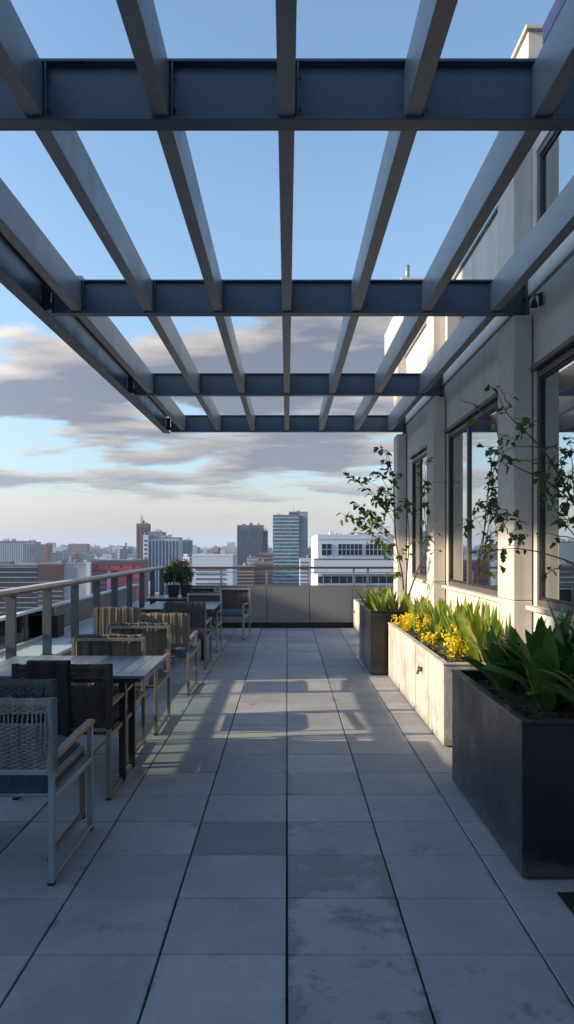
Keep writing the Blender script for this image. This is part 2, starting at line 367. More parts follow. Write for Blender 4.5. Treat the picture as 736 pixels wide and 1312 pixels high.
# ------------------------------------------------------------------ floor and terrace structure
XL, XW = -2.5, 1.97       # inner face of the low parapet, wall plane
EX, EY = 15.95, 16.0
mb = MB(); mb.box(-3.3, 2.3, -3.0, 16.4, -.30, -.030); tag(mb.build('terrace_slab', M['grout']), kind='structure')
bm = bmesh.new(); tl = bm.loops.layers.float_color.new('tone'); sl = bm.loops.layers.float_color.new('stain')
rt = random.Random(11)
special = {(-1, 4): (.60, .10), (0, 3): (.90, .70), (0, 4): (.98, .46), (0, 2): (1.0, .46), (0, 1): (.97, .46), (0, 6): (.92, .4), (-1, 6): (.86, .2), (-1, 7): (.88, .5), (1, 1): (.96, .36), (-2, 2): (1.0, .3), (1, 4): (.97, .3), (0, 12): (.88, .2), (-1, 12): (.86, .3),
           (-1, 8): (.9, .4), (1, 5): (1.02, .1), (-3, 2): (.9, .1)}
for i in range(-5, 4):
    for j in range(-10, 27):
        x0, x1 = i * .5 + .0045, (i + 1) * .5 - .0045
        y0, y1 = 2.1 + j * .5 + .0035, 2.6 + j * .5 - .0035
        if y1 > 16.05: y1 = 16.05
        if y0 >= y1: continue
        x1 = min(x1, XW)
        z = rt.uniform(-.0015, .0015); tx, ty = rt.uniform(-.002, .002), rt.uniform(-.0015, .0015)
        b = .003
        def P(x, y, zz): return (x, y, zz + z + (x - (x0+x1)/2) * tx * 2 + (y - (y0+y1)/2) * ty * 2)
        top = [bm.verts.new(P(x, y, 0)) for x, y in ((x0+b, y0+b), (x1-b, y0+b), (x1-b, y1-b), (x0+b, y1-b))]
        mid = [bm.verts.new(P(x, y, -b)) for x, y in ((x0, y0), (x1, y0), (x1, y1), (x0, y1))]
        bot = [bm.verts.new((x, y, -.028)) for x, y in ((x0, y0), (x1, y0), (x1, y1), (x0, y1))]
        fs = [bm.faces.new(top)]
        for k in range(4):
            fs.append(bm.faces.new((mid[k], mid[(k+1) % 4], top[(k+1) % 4], top[k])))
            fs.append(bm.faces.new((bot[k], bot[(k+1) % 4], mid[(k+1) % 4], mid[k])))
        t = rt.uniform(.86, 1.10) if rt.random() > .12 else rt.uniform(.74, .86); st = rt.choice([0, 0, 0, .1, .2, .3]) * (.9 if j > 3 else .5)
        if (i, j) in special: t, st = special[(i, j)]
        w = rt.uniform(-.022, .006) if t > .9 else -.03
        for f in fs:
            for lp in f.loops: lp[tl] = (t + w, t, t - w, 1); lp[sl] = (st, st, st, 1)
me = bpy.data.meshes.new('paving'); bm.to_mesh(me); bm.free(); me.materials.append(M['paving'])
fl = bpy.data.objects.new('paving', me); COL.objects.link(fl); tag(fl, kind='structure')

# thin dark ribbed sheet on the floor beside the near planter
g = MB(); g.box(1.245, 1.95, 2.2, 3.64, .003, .009)  # flat dark base, raised ribs follow
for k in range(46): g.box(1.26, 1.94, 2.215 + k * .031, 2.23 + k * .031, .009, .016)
tag(g.build('dark_floor_sheet', M['black']), 'thin black ribbed sheet lying on the paving by the near dark planter', 'flat_sheet')

# low parapet with pale top and outer glazed guard on the left
par = thing('low_parapet', (-2.8, 8, 0), 'broad low parapet with a pale top ledge outside the left handrail', 'parapet', world=True)
mb = MB(); mb.box(-3.14, XL, -3, 16.4, -.3, .41); mb.build('wall', M['panel'], par)
mb = MB(); y = -3
while y < 16.4:
    mb.box(-3.16, XL + .02, y, min(y + 2.2, 16.4) - .008, .412, .45); y += 2.2
mb.build('ledge', M['ledge'], par, .004)
og = thing('outer_guard', (-3.1, 8, .45), 'low outer guard of glass and grey panels with a white cap at the roof edge', 'guard rail', world=True)
mb = MB(); mb.box(-3.145, -3.045, -3, 16.35, .812, .842); mb.build('cap', M['ledge'], og, .004)
mb = MB(); mb.box(-3.12, -3.07, -3, 16.35, .455, .485); mb.build('base_channel', M['ledge'], og)
k = 0; y = -2.2
while y < 16.2:
    mb = MB(); mb.box(-3.115, -3.075, y, y + .05, .486, .811); mb.build('post', M['cap'] if k % 2 else M['post'], og)
    y2 = min(y + 1.15, 16.3)
    op = y > 10.3
    mb = MB(); mb.box(-3.10, -3.09, y + .053, y2 - .003, .487, .810); mb.build('opaque_panel' if op else 'glass_panel', M['panel'] if op else M['glass'], og)
    y = y2; k += 1
vb = thing('vent_box', (-2.98, 10.15, .45), 'small dark metal box standing on the pale ledge behind the handrail', 'vent box')
mb = MB(); mb.box(-.07, .07, -.16, .16, 0.0, .27); mb.build('casing', M['black'], vb, .006)
mb = MB(); mb.box(-.08, .08, -.17, .17, .271, .285); mb.build('lid', M['black'], vb, .003)

# left handrail: flat posts on the parapet edge, broad cap
hr = thing('handrail', (-2.56, 8, .45), 'grey steel handrail with flat posts and a broad pale cap along the left edge', 'handrail', world=True)
mb = MB(); y = -3
mb.box(-2.625, -2.495, -3, 16.25, 1.178, 1.212); mb.build('cap', M['cap'], hr, .006)
mb = MB(); mb.box(-2.60, -2.52, -3, 16.22, 1.150, 1.177); mb.build('rail', M['post'], hr)
for k in range(-9, 9):
    yc = 7.32 + k * 1.1
    mb = MB(); mb.box(-2.605, -2.515, yc - .02, yc + .02, .456, 1.149); mb.box(-2.62, -2.505, yc - .05, yc + .05, .4505, .4555); mb.build('post', M['post'], hr, .002)

# far parapet with panels and top rail
fp = thing('end_parapet', (0, 16.1, 0), 'grey panelled parapet closing the far end of the terrace under a slim top rail', 'parapet', world=True)
mb = MB(); mb.box(-2.49, 2.30, 16.12, 16.30, -.02, .77); mb.build('core', M['panel'], fp)
mb = MB(); mb.box(-2.49, 1.96, 16.07, 16.118, 0.0, .055); mb.build('shadow_gap', M['black'], fp)
x = -3.06 + .87 * .75
k = 0
for k in range(-3, 4):
    x0, x1 = max(-2.48, -.41 + k * .87 + .006), min(2.29, -.41 + (k + 1) * .87 - .006)
    if x1 - x0 < .05: continue
    mb = MB(); mb.box(x0, x1, 16.06, 16.115, .065, .79); mb.build('panel', M['panel'], fp, .003)
mb = MB(); mb.box(-2.48, 2.29, 16.10, 16.30, .792, .812); mb.build('coping', M['post'], fp, .003)
er = thing('end_rail', (0, 16.2, .81), 'slim dark rail with thin steel posts above the far parapet', 'rail', world=True)
mb = MB(); mb.box(-2.48, 2.25, 16.165, 16.235, 1.155, 1.20); mb.build('top_rail', M['railtop'], er, .004)
for z in (1.08,):
    mb = MB(); mb.tube([(-2.48, 16.2, z), (2.25, 16.2, z)], .008, 6); mb.build('wire', M['steel'], er)
for x in (-2.3, -1.35, -.42, .44, 1.37, 1.66):
    mb = MB(); mb.box(x - .02, x + .02, 16.18, 16.22, .813, 1.164); mb.build('post', M['steel'], er)

# ------------------------------------------------------------------ the building on the right
bd = thing('office_building', (2.4, 6, 0), 'pale rendered building with rough concrete columns and big dark windows on the right', 'building', world=True)
WT = 4.71
wins = [(1.0, 4.9, 'a'), (5.35-.0, 6.22, 'b')]
# wall with three openings: (y0, y1)
ops = [(-1.2, 2.2), (2.9, 6.21), (7.0, 9.62), (10.6, 12.42)]
ZB, ZT = 1.14, 2.975
mb = MB()
mb.box(XW, XW + .35, -3, 13.35, -.3, ZB - .04)
ys = [-3] + [v for o in ops for v in o] + [13.35]
for k in range(0, len(ys), 2): mb.box(XW, XW + .35, ys[k], ys[k+1], ZB - .038, ZT + .02)
mb.box(XW, XW + .35, -3, 13.35, ZT + .022, 3.61)
mb.build('lower_wall', M['wall'], bd)
mb = MB()
for y0, y1 in ((-3, 2.5), (2.506, 6.5), (6.506, 9.9), (9.906, 13.36)):
    mb.box(XW - .012, XW + .35, y0, y1, 3.635, 4.0)
    if y0 > 6: mb.box(XW - .012, XW + .35, y0, y1, 4.0, WT)
mb.box(XW - .012, XW + .35, 6.2, 6.5, 4.0, WT); mb.box(XW-.012, XW + .35, -3, 6.5, WT, 5.1)
for y0, y1 in ((2.35, 2.75),): mb.box(XW - .012, XW + .35, y0, y1, 4.002, WT - .002)
mb.build('upper_wall', M['wall'], bd, .004)
mb = MB(); mb.box(XW + .03, XW + .34, -3, 13.3, 3.609, 3.636); mb.build('joint', M['grout'], bd)
mb = MB(); mb.box(XW - .04, XW + .38, 6.52, 13.40, WT + .002, WT + .035); mb.build('coping', M['panel'], bd, .003)
# columns; each is notched where a pergola girder passes through to the wall
GZ_ = EYE + 1.914
for y0, d, h in ((-.9, .5, 5.2), (2.3, .5, 5.2), (6.3, .48, 5.18), (9.75, .48, 4.80), (12.95, .45, 4.80)):
    mb = MB(); zs = [-.02, 1.17, 2.40, 3.62, h]
    if y0 > 5: zs = [-.02, 1.17, 2.40, GZ_ - .06, None, GZ_ + .34, h]
    for a, b in zip(zs[:-1], zs[1:]):
        if a is None or b is None: continue
        mb.box(1.81, XW - .013, y0, y0 + d, a + .004, b)
    mb.build('column', M['column'], bd, .006)
mb = MB(); mb.box(1.925, 2.12, 6.3, 6.75, 5.19, 5.72); mb.box(1.90, 2.15, 6.27, 6.78, 5.722, 5.76); mb.build('chimney', M['column'], bd, .006)
# windows
def window(y0, y1, z0, z1, mull, inset=.022, name='window'):
    f = MB(); t = .05; xa, xb = XW - .006, XW + inset + .03
    f.box(xa, xb, y0, y1, z0, z0 + t); f.box(xa, xb, y0, y1, z1 - t, z1)
    f.box(xa, xb, y0, y0 + t, z0 + t + .001, z1 - t - .001); f.box(xa, xb, y1 - t, y1, z0 + t + .001, z1 - t - .001)
    o = f.build(name, M['wframe'], bd, .004)
    edges = [y0 + t] + mull + [y1 - t]
    for ym in mull:
        q = MB(); q.box(xa + .006, xb, ym - .03, ym + .03, z0 + t + .001, z1 - t - .001); c = q.build('mullion', M['wframe'], None, .003); c.parent = o
    for a, b in zip(edges[:-1], edges[1:]):
        q = MB(); q.box(XW + inset, XW + inset + .012, a + .001, b - .001, z0 + t, z1 - t); c = q.build('pane', M['mirror'], None); c.parent = o
        q = MB(); w = .022
        q.box(XW + inset - .012, XW + inset - .001, a, a + w, z0 + t, z1 - t); q.box(XW + inset - .012, XW + inset - .001, b - w, b, z0 + t, z1 - t)
        q.box(XW + inset - .012, XW + inset - .001, a + w, b - w, z0 + t, z0 + t + w); q.box(XW + inset - .012, XW + inset - .001, a + w, b - w, z1 - t - w, z1 - t)
        c = q.build('gasket', M['black'], None); c.parent = o
    for ch in [k for k in bpy.data.objects if k.parent == o]: ch.matrix_parent_inverse = Matrix()
    return o
for (y0, y1), mull in zip(ops, ([.5], [4.35], [8.62], [11.75])):
    window(y0 + .004, y1 - .004, ZB, ZT, mull)
    q = MB(); q.box(XW - .075, XW + .05, y0 - .06, y1 + .06, ZB - .036, ZB - .003); q.build('sill', M['column'], bd, .004)
    q = MB(); q.box(XW - .05, XW + .0, y0 - .03, y1 + .03, ZT + .012, ZT + .05); q.build('lintel', M['wframe'], bd, .003)
window(-2.9, 2.34, 4.01, WT - .01, [0.6], name='upper_window'); window(2.76, 6.19, 4.01, WT - .01, [5.0], name='upper_window')
q = MB(); q.box(XW - .03, XW - .013, 8.7, 9.55, 4.08, 4.55); q.build('louvre', M['wframe'], bd)
q = MB(); q.box(1.97, 2.07, -3, 6.08, 5.47, 5.62); q.build('fascia', M['navy'], bd, .004)
for y in (-1, 1.5, 4, 5.9):
    q = MB(); q.box(2.0, 2.04, y, y + .05, 5.10, 5.469); q.build('bracket', M['wframe'], bd)
# rooftop volume at the far end
q = MB(); q.box(1.90, 4.2, 12.9, 13.3, WT + .04, 5.95); q.box(1.98, 4.2, 13.3, 16.0, WT + .04, 5.9); q.box(1.86, 4.25, 12.86, 13.34, 5.952, 6.0)
q.build('roof_room', M['wall'], bd, .005)
q = MB(); q.box(2.02, 2.30, 12.86, 12.895, WT + .06, 5.35); q.build('roof_door', M['column'], bd, .003)
q = MB(); q.tube([(2.0, 13.1, 6.0), (2.0, 13.1, 6.28)], .035, 10); q.build('flue', M['steel'], bd)
q = MB(); q.box(XW + .352, 9, -3, 13.3, 4.2, 4.4); q.build('roof_deck', M['wall'], bd)
q = MB(); q.box(XW + .352, 9, -3, 13.3, -45, 4.19); q.build('core_wall', M['wall'], bd)
# body of the storeys under the terrace, hidden by it from here but seen from the side
q = MB(); q.box(-3.14, XW + .35, -3, 16.38, -45, -.31); q.build('lower_storeys', M['wall'], bd)

wl = thing('wall_lamp', (1.955, 6.05, 3.50), 'small dark metal wall light beside the second pergola girder', 'wall lamp')
q = MB(); q.box(-.02, 0, -.025, .025, -.05, .05); q.build('back_plate', M['black'], wl, .004)
q = MB(); q.tube([(-.02, 0, .03), (-.05, 0, .04), (-.06, 0, .0)], .007, 8); q.build('arm', M['black'], wl)
q = MB(); q.tube([(-.06, 0, .0), (-.06, 0, -.06)], [.012, .03], 12); q.build('lamp_shade', M['black'], wl)

# ------------------------------------------------------------------ pergola
A = 1.914
GY = [F * A / v for v in (548, 300, 195, 148)]     # girder near faces
GZ = EYE + A
pg = thing('pergola', (0, 8, GZ), 'blue-grey steel pergola of girders and long purlins over the terrace', 'pergola', world=True)
def girder(x0, x1, yc, z, h=.275, fw=.10, name='girder'):
    q = MB(); q.box(x0, x1, yc - fw/2, yc + fw/2, z, z + .014); q.box(x0, x1, yc - fw/2, yc + fw/2, z + h - .014, z + h); q.box(x0, x1, yc - .005, yc + .005, z + .0142, z + h - .0142)
    for xs in (x0 + .004,): q.box(xs, xs + .008, yc - fw/2 + .002, yc + fw/2 - .002, z + .0143, z + h - .0143)
    return q.build(name, M['beam'], pg, .003)
PX = [-1.72, -1.135, -.567, -.003, .567, 1.145, 1.71]
for gy in GY:
    g_ = girder(-1.93, 1.945, gy + .05, GZ)
    for xs in PX:
        for s in (1,):
            q = MB(); q.box(xs + s * .052 - .004, xs + s * .052 + .004, gy + .004, gy + .044, GZ + .0145, GZ + .26); 
            c = q.build('stiffener', M['beam'], None); c.parent = g_
            if gy < 7:
                for bz in (.06, .20):
                    q = MB(); q.tube([(xs + s * .0561, gy + .024, GZ + bz), (xs + s * .066, gy + .024, GZ + bz)], .009, 6); c = q.build('bolt', M['wframe'], None); c.parent = g_
    # end plate, bolts
    xe = 1.94
    q = MB(); q.box(xe, xe + .02, gy - .04, gy + .14, GZ - .05, GZ + .33); q.build('end_plate', M['wframe'], pg, .003)
    for bz in (GZ - .02, GZ + .10, GZ + .2, GZ + .30):
        for by in (gy - .02, gy + .12):
            q = MB(); q.tube([(xe - .018, by, bz), (xe + .001, by, bz)], .012, 6); q.build('bolt', M['black'], pg)
# purlins, cut between girders
ends = [-2.5] + GY + [None]
for xs in PX:
    segs = [(-2.5, GY[0] + .043)] + [(GY[k] + .057, GY[k+1] + .043) for k in range(3)]
    for a, b in segs:
        q = MB(); q.box(xs - .038, xs + .038, a, b, GZ + .0165, GZ + .258)
        q.build('purlin', M['purlin'], pg, .004)
# outer edge beam (channel) and bracket blocks
q = MB(); q.box(-2.06, -1.945, -2.5, GY[3] + .10, GZ - .016, GZ - .002); q.box(-2.06, -1.945, -2.5, GY[3] + .10, GZ + .262, GZ + .276); q.box(-2.008, -1.998, -2.5, GY[3] + .10, GZ - .0018, GZ + .2618)
q.build('edge_beam', M['beam'], pg, .003)
q = MB(); q.box(-1.83, -1.80, -2.5, GY[3], GZ + .20, GZ + .225); q.build('cable_tray', M['black'], pg)
rr = random.Random(3)
for gy in GY[1:]:
    q = MB(); q.box(-1.99, -1.93, gy - .06, gy - .003, GZ + .02, GZ + .22); q.box(-1.99, -1.90, gy - .09, gy - .062, GZ + .01, GZ + .06); q.build('cleat', M['black'], pg, .003)
q = MB(); q.box(-1.80, -1.70, GY[1] + .10, GY[1] + .2, GZ + .27, GZ + .34); q.build('stub_plate', M['steel'], pg)

# ------------------------------------------------------------------ planters
def planter(name, x0, x1, y0, y1, h, mat, label, rim=.045, soil=.07, group=None):
    t = thing(name, ((x0+x1)/2, (y0+y1)/2, 0), label, 'planter', group, world=True)
    q = MB(); z0 = .012
    w = .03
    q.box(x0, x0 + w, y0, y1, z0, h); q.box(x1 - w, x1, y0, y1, z0, h)
    q.box(x0 + w, x1 - w, y0, y0 + w, z0, h); q.box(x0 + w, x1 - w, y1 - w, y1, z0, h)
    bmesh.ops.remove_doubles(q.bm, verts=q.bm.verts, dist=1e-5)
    q.build('body', mat, t, .004)
    q = MB(); e = .006
    q.box(x0 - e, x0 + rim, y0 - e, y1 + e, h + .001, h + .018); q.box(x1 - rim, x1 + e, y0 - e, y1 + e, h + .001, h + .018)
    q.box(x0 + rim, x1 - rim, y0 - e, y0 + rim, h + .001, h + .018); q.box(x0 + rim, x1 - rim, y1 - rim, y1 + e, h + .001, h + .018)
    q.build('rim', mat, t, .004)
    rs = random.Random(int(x0*1000 + y0*10)); nx, ny = 14, max(10, int((y1-y0)/.05))
    q = MB(); q.grid(lambda u, v: Vector((x0 + w + (x1-x0-2*w) * u, y0 + w + (y1-y0-2*w) * v, h - soil + rs.uniform(-.012, .016))), nx, ny)
    q.build('soil', M['soil'], t)
    q = MB(); q.box(x0 + .03, x1 - .03, y0 + .03, y1 - .03, .001, .011); q.build('plinth', M['black'], t)
    return t
p1 = planter('dark_planter', 1.13, 1.94, 3.79, 5.40, .745, M['planter'], 'large charcoal metal planter nearest the camera with broad dark leaves')
p2 = planter('white_planter', 1.25, 1.95, 6.30, 9.72, .655, M['white'], 'long whitewashed concrete planter with yellow flowers, lit by the sun', .05)
p3 = planter('dark_planter', 1.045, 1.78, 9.86, 11.40, .785, M['planter'], 'dark metal planter holding a slender sapling, beyond the long white planter')
p4 = planter('white_planter', 1.33, 1.79, 11.9, 15.75, .54, M['white'], 'plain whitewashed planter at the far end, half hidden behind a dark planter', .05)
# panel joints + tap on white planters
for t, xx, y0, y1, h in ((p2, 1.25, 6.3, 9.72, .655), (p4, 1.33, 11.9, 15.75, .54)):
    for k in range(1, 5):
        yy = y0 + (y1 - y0) * k / 5
        q = MB(); q.box(xx - .0015, xx + .001, yy - .004, yy + .004, .02, h - .01); q.build('panel_joint', M['grout'], t)
    yt = 7.3 if xx < 1.3 else 15.5; zt = .47 if xx < 1.3 else .33
    q = MB(); q.tube([(xx - .001, yt, zt), (xx - .035, yt, zt)], .022, 12); q.tube([(xx - .03, yt, zt + .02), (xx - .045, yt, zt - .045)], .012, 8); q.tube([(xx-.03, yt-.03, zt+.025), (xx-.03, yt+.03, zt+.025)], .007, 6)
    q.build('tap', M['wframe'], t)

# --- plants
def blade(q, base, az, length, width, lean, curl, rnd, nseg=7, fold=.25, wprof=None):
    """a leaf blade: rises, leans towards az and curls over"""
    d = Vector((math.cos(az), math.sin(az), 0)); side = Vector((-math.sin(az), math.cos(az), 0))
    tw = rnd.uniform(-.6, .6)
    p = Vector(base); th = lean; rows = []
    for i in range(nseg + 1):
        t = i / nseg
        w = width * (wprof(t) if wprof else (math.sin(math.pi * min(1, t * .93 + .07)) ** .7))
        if i == nseg: w = width * .02
        dirv = Vector((0,0,1)) * math.cos(th) + d * math.sin(th)
        nrm = dirv.cross(side).normalized()
        s_ = (side * math.cos(tw * t) + nrm * math.sin(tw * t))
        rows.append((p - s_ * w/2 + nrm * 0, p - nrm * (-fold * w * .5) , p + s_ * w/2))
        p = p + dirv * (length / nseg); th += curl / nseg * (.4 + 1.4 * t)
    vs = [[q.bm.verts.new(c) for c in r] for r in rows]
    for i in range(nseg):
        for k in range(2):
            f = q.bm.faces.new((vs[i][k], vs[i][k+1], vs[i+1][k+1], vs[i+1][k])); f.smooth = True; f.material_index = q.mi
def clump(name, loc, n, L0, L1, w, mat, label, cat, group, seed, lean=(.05, .6), curl=(.1, .9), spread=.08, stem=0, ylim=None, xlim=None):
    rnd = random.Random(seed); q = MB()
    for k in range(n):
        az = rnd.uniform(0, 2*math.pi)
        # bias leaves to lean away from the wall
        le = rnd.uniform(*lean); r = rnd.uniform(0, spread)
        b = (math.cos(az) * r, math.sin(az) * r, -.01)
        if math.cos(az) > .2 and xlim is not None: le *= .45
        blade(q, b, az, rnd.uniform(L0, L1), w * rnd.uniform(.75, 1.2), le, rnd.uniform(*curl) * (.5 if (math.cos(az) > .2 and xlim is not None) else 1), rnd)
    o = q.build(name, mat, None, normals=False); o.location = loc
    return tag(o, label, cat, group)

ordn = ['nearest', 'second', 'third', 'fourth', 'fifth', 'sixth', 'seventh', 'eighth', 'ninth', 'tenth', 'eleventh', 'twelfth', 'thirteenth', 'fourteenth', 'fifteenth', 'sixteenth', 'seventeenth', 'eighteenth']
# near dark planter: broad arching leaves
pos = [(1.66, 4.12, 1), (1.80, 4.35, 1.1), (1.50, 4.50, .9), (1.76, 4.68, 1.15), (1.58, 4.86, 1), (1.42, 5.12, .75), (1.74, 5.10, 1.0), (1.60, 5.26, .8)]
desc = ['with a low drooping leaf', 'with the widest arching leaves', 'with leaves reaching over the soil', 'with tall upright leaves', 'with crowded leaves mid planter', 'short, in the rear left corner', 'tall, against the building side', 'at the rear rim, lit from behind']
for i, (x, y, s) in enumerate(pos):
    clump('broadleaf_plant', (x, y, .68), 18, .30*s, .62*s, .12, M['leafA'], f'broad-leaved dark green plant {desc[i]} of near charcoal planter', 'plant', 'broad-leaved plants in the near dark planter', 40+i, (.05, .8), (.1, 1.5), .06, xlim=1)
# white planter: sword leaves along the back, flowers in front
rp = random.Random(5)
for i in range(13):
    y = 6.42 + i * .255; x = 1.66 + rp.uniform(-.12, .08); s = 1.22 if i < 6 else 1.0
    clump('sword_leaf_plant', (x, y, .58), 17, .26*s, .50*s, .074, M['leafB'], f'upright sword-leaved green plant in the long white planter, {ordn[i]} from its near end' if i else 'upright sword-leaved green plant at the near end of the long white planter', 'plant', 'sword-leaved plants in the long white planter', 90+i, (.02, .42), (-.1, .5), .09, xlim=1)
def flower_clump(name, loc, seed, n, h, label, group):
    rnd = random.Random(seed); t = thing(name, loc, label, 'flowers', group)
    st = MB(); fl_ = MB()
    for k in range(n):
        az = rnd.uniform(0, 6.28); r = rnd.uniform(.0, .12); hh = h * rnd.uniform(.55, 1.1)
        b = Vector((math.cos(az) * r * .4, math.sin(az) * r * .4, -.01)); e = Vector((math.cos(az) * r, math.sin(az) * r, hh))
        st.tube([b, (b + e) / 2 + Vector((0, 0, .02)), e], .0025, 4, False)
        for j in range(9):
            c = e + Vector((rnd.gauss(0, .015), rnd.gauss(0, .015), rnd.uniform(-.09, .015)))
            u = Vector((rnd.gauss(0, 1), rnd.gauss(0, 1), rnd.gauss(0, 1))).normalized() * rnd.uniform(.010, .018); v = u.orthogonal().normalized() * rnd.uniform(.007, .014)
            fl_.poly([c - u, c - v, c + u, c + v])
        for j in range(3):
            blade(st, b, rnd.uniform(0, 6.28), hh * rnd.uniform(.5, .8), .012, .2, .6, rnd, 4)
    st.build('stems', M['leafB'], t, normals=False); fl_.build('blossoms', M['yellow'], t, normals=False)
fl_pos = [(1.45, 6.85, .24), (1.52, 7.10, .28), (1.42, 7.85, .15), (1.40, 9.0, .22), (1.55, 8.7, .26), (1.37, 9.3, .20), (1.52, 9.45, .22), (1.60, 8.3, .25)]
fdesc = ['bright yellow, low at the near end', 'tallest and brightest, at the near end', 'small and low in the middle', 'spilling by the rim towards the far end', 'among the sword leaves past the middle', 'pale, in the far left corner', 'at the far end beside the sapling', 'narrow, just past the middle']
for i, (x, y, h) in enumerate(fl_pos):
    flower_clump('yellow_flowers', (x, y, .585), 200 + i, 19, h, f'yellow flower clump {fdesc[i]} of the long white planter', 'yellow flower clumps in the long white planter')
# ground cover in the white planter
q = MB(); rnd = random.Random(66)
for k in range(5200):
    c = Vector((rnd.uniform(1.31, 1.62), rnd.uniform(6.36, 9.65), .59 + abs(rnd.gauss(0, .035))))
    u = Vector((rnd.gauss(0, 1), rnd.gauss(0, 1), abs(rnd.gauss(0, .8)))).normalized() * rnd.uniform(.012, .032); v = u.orthogonal().normalized() * rnd.uniform(.003, .008)
    q.poly([c - u, c - v, c + u, c + v])
tag(q.build('ground_cover', M['groundleaf'], None, normals=False), 'low mossy and rusty ground cover under the flowers of the long white planter', 'ground cover', kind='stuff')
q = MB(); rnd = random.Random(67)
for k in range(900):
    c = Vector((rnd.uniform(1.18, 1.9), rnd.uniform(3.86, 5.33), .688 + rnd.uniform(0, .02)))
    u = Vector((rnd.gauss(0, 1), rnd.gauss(0, 1), rnd.gauss(0, .25))).normalized() * rnd.uniform(.008, .03); v = u.cross(Vector((0,0,1))).normalized() * rnd.uniform(.003, .009)
    q.poly([c - u, c - v, c + u, c + v])
tag(q.build('bark_mulch', M['bark'], None, normals=False), 'loose bark mulch on the soil of the near charcoal planter', 'mulch', kind='stuff')
# far dark planter
for i, (x, y) in enumerate([(1.22, 10.05), (1.42, 10.12), (1.30, 10.45), (1.18, 10.8), (1.42, 10.9), (1.30, 11.2)]):
    clump('sword_leaf_plant', (x, y, .70), 16, .26, .43, .07, M['leafB'], f'bright green upright plant in the far dark planter, {ordn[i]} from its near rim' if i else 'bright green upright plant at the near left corner of the far dark planter', 'plant', 'upright plants in the far dark planter', 300+i, (.02, .5), (.0, .5), .07)

# saplings / climbers built from pixel-measured branch tips placed at real depths
def lobed_leaf(q, c, d, up, s, rnd):
    d = d.normalized(); sd = d.cross(up); sd = sd.normalized() if sd.length > 1e-4 else d.orthogonal().normalized()
    n = sd.cross(d).normalized()
    prof = [(0, 0), (.18, .22), (.34, .46), (.50, .24), (.70, .30), (1.0, 0), (.70, -.30), (.50, -.24), (.34, -.46), (.18, -.22)]
    c0 = q.bm.verts.new(c + d * s * .45 - n * s * .05)
    vs = [q.bm.verts.new(c + d * s * a + sd * s * b + n * s * (abs(b) * .25 - a * a * .18)) for a, b in prof]
    for i in range(len(vs)):
        f = q.bm.faces.new((c0, vs[i], vs[(i+1) % len(vs)])); f.material_index = q.mi
def spline(pts, n=6):
    pts = [Vector(p) for p in pts]; out = []
    P = [pts[0]] + pts + [pts[-1]]
    for i in range(1, len(P) - 2):
        for k in range(n):
            t = k / n; a, b, c, d = P[i-1], P[i], P[i+1], P[i+2]
            out.append(.5 * ((2*b) + (-a + c) * t + (2*a - 5*b + 4*c - d) * t*t + (-a + 3*b - 3*c + d) * t**3))
    out.append(pts[-1]); return out
def woody(name, base, trunks, twigs, leaf, seed, label, r0=.011, leafdens=1.0, spread=.055):
    rnd = random.Random(seed); t = thing(name, base, label, 'small tree', world=True)
    w = MB(); lf = MB()
    for pts in trunks:
        sp = spline(pts, 7)
        rs = [r0 * (1 - .8 * i / len(sp)) for i in range(len(sp))]; w.tube(sp, rs, 7)
    for pts, nleaf in twigs:
        sp = spline(pts, 5)
        for i in range(1, len(sp) - 1): sp[i] = sp[i] + Vector((rnd.gauss(0, .005), rnd.gauss(0, .005), rnd.gauss(0, .005)))
        rs = [.0042 * (1 - .7 * i / len(sp)) for i in range(len(sp))]; w.tube(sp, rs, 5)
        nl = int(nleaf * leafdens)
        for k in range(nl):
            u = 1 - (rnd.random() ** 1.6) * .65
            i = min(len(sp) - 2, int(u * (len(sp) - 1)))
            p = sp[i].lerp(sp[i+1], rnd.random())
            off = Vector((rnd.gauss(0, 1), rnd.gauss(0, 1), rnd.gauss(0, .8))).normalized() * abs(rnd.gauss(0, spread))
            c = p + off
            w.tube([p, p + off * .6 + Vector((0,0,.01)), c], .0014, 3, False)
            dd = Vector((rnd.gauss(0, 1), rnd.gauss(0, 1), rnd.gauss(-.5, .6))) + off * 8
            lobed_leaf(lf, c, dd, Vector((rnd.gauss(0, .5), rnd.gauss(0, .5), 1)), leaf * rnd.uniform(.6, 1.2), rnd)
    w.build('branches', M['bark'], t); lf.build('foliage', M['leafC'], t, normals=False)
    return t
tr = [[px(517, 766, 10.3), px(515, 735, 10.3), px(508, 700, 10.3), px(505, 650, 10.25), px(503, 612, 10.2), px(495, 575, 10.15)],
      [px(519, 766, 10.4), px(521, 735, 10.2), px(524, 690, 9.9), px(520, 640, 9.7)],
      [px(522, 766, 10.3), px(535, 730, 9.6), px(546, 700, 9.3), px(543, 650, 9.2)]]
tips = [(448, 611, 507, 660, 14), (440, 660, 500, 690, 24), (455, 645, 503, 690, 22), (470, 655, 505, 690, 20), (459, 676, 505, 700, 16), (478, 668, 507, 690, 18), (483, 640, 505, 655, 16),
        (464, 613, 504, 640, 10), (480, 605, 503, 640, 18), (493, 590, 503, 625, 12), (488, 625, 503, 650, 18), (492, 577, 500, 610, 10), (478, 637, 505, 670, 14), (500, 640, 504, 650, 10), (511, 650, 506, 670, 14),
        (497, 700, 508, 712, 12), (490, 705, 508, 722, 10), (505, 735, 513, 742, 10), (483, 690, 507, 712, 9), (510, 605, 503, 640, 8), (525, 645, 521, 665, 12), (512, 710, 509, 720, 8)]
twigs = []
rt2 = random.Random(21)
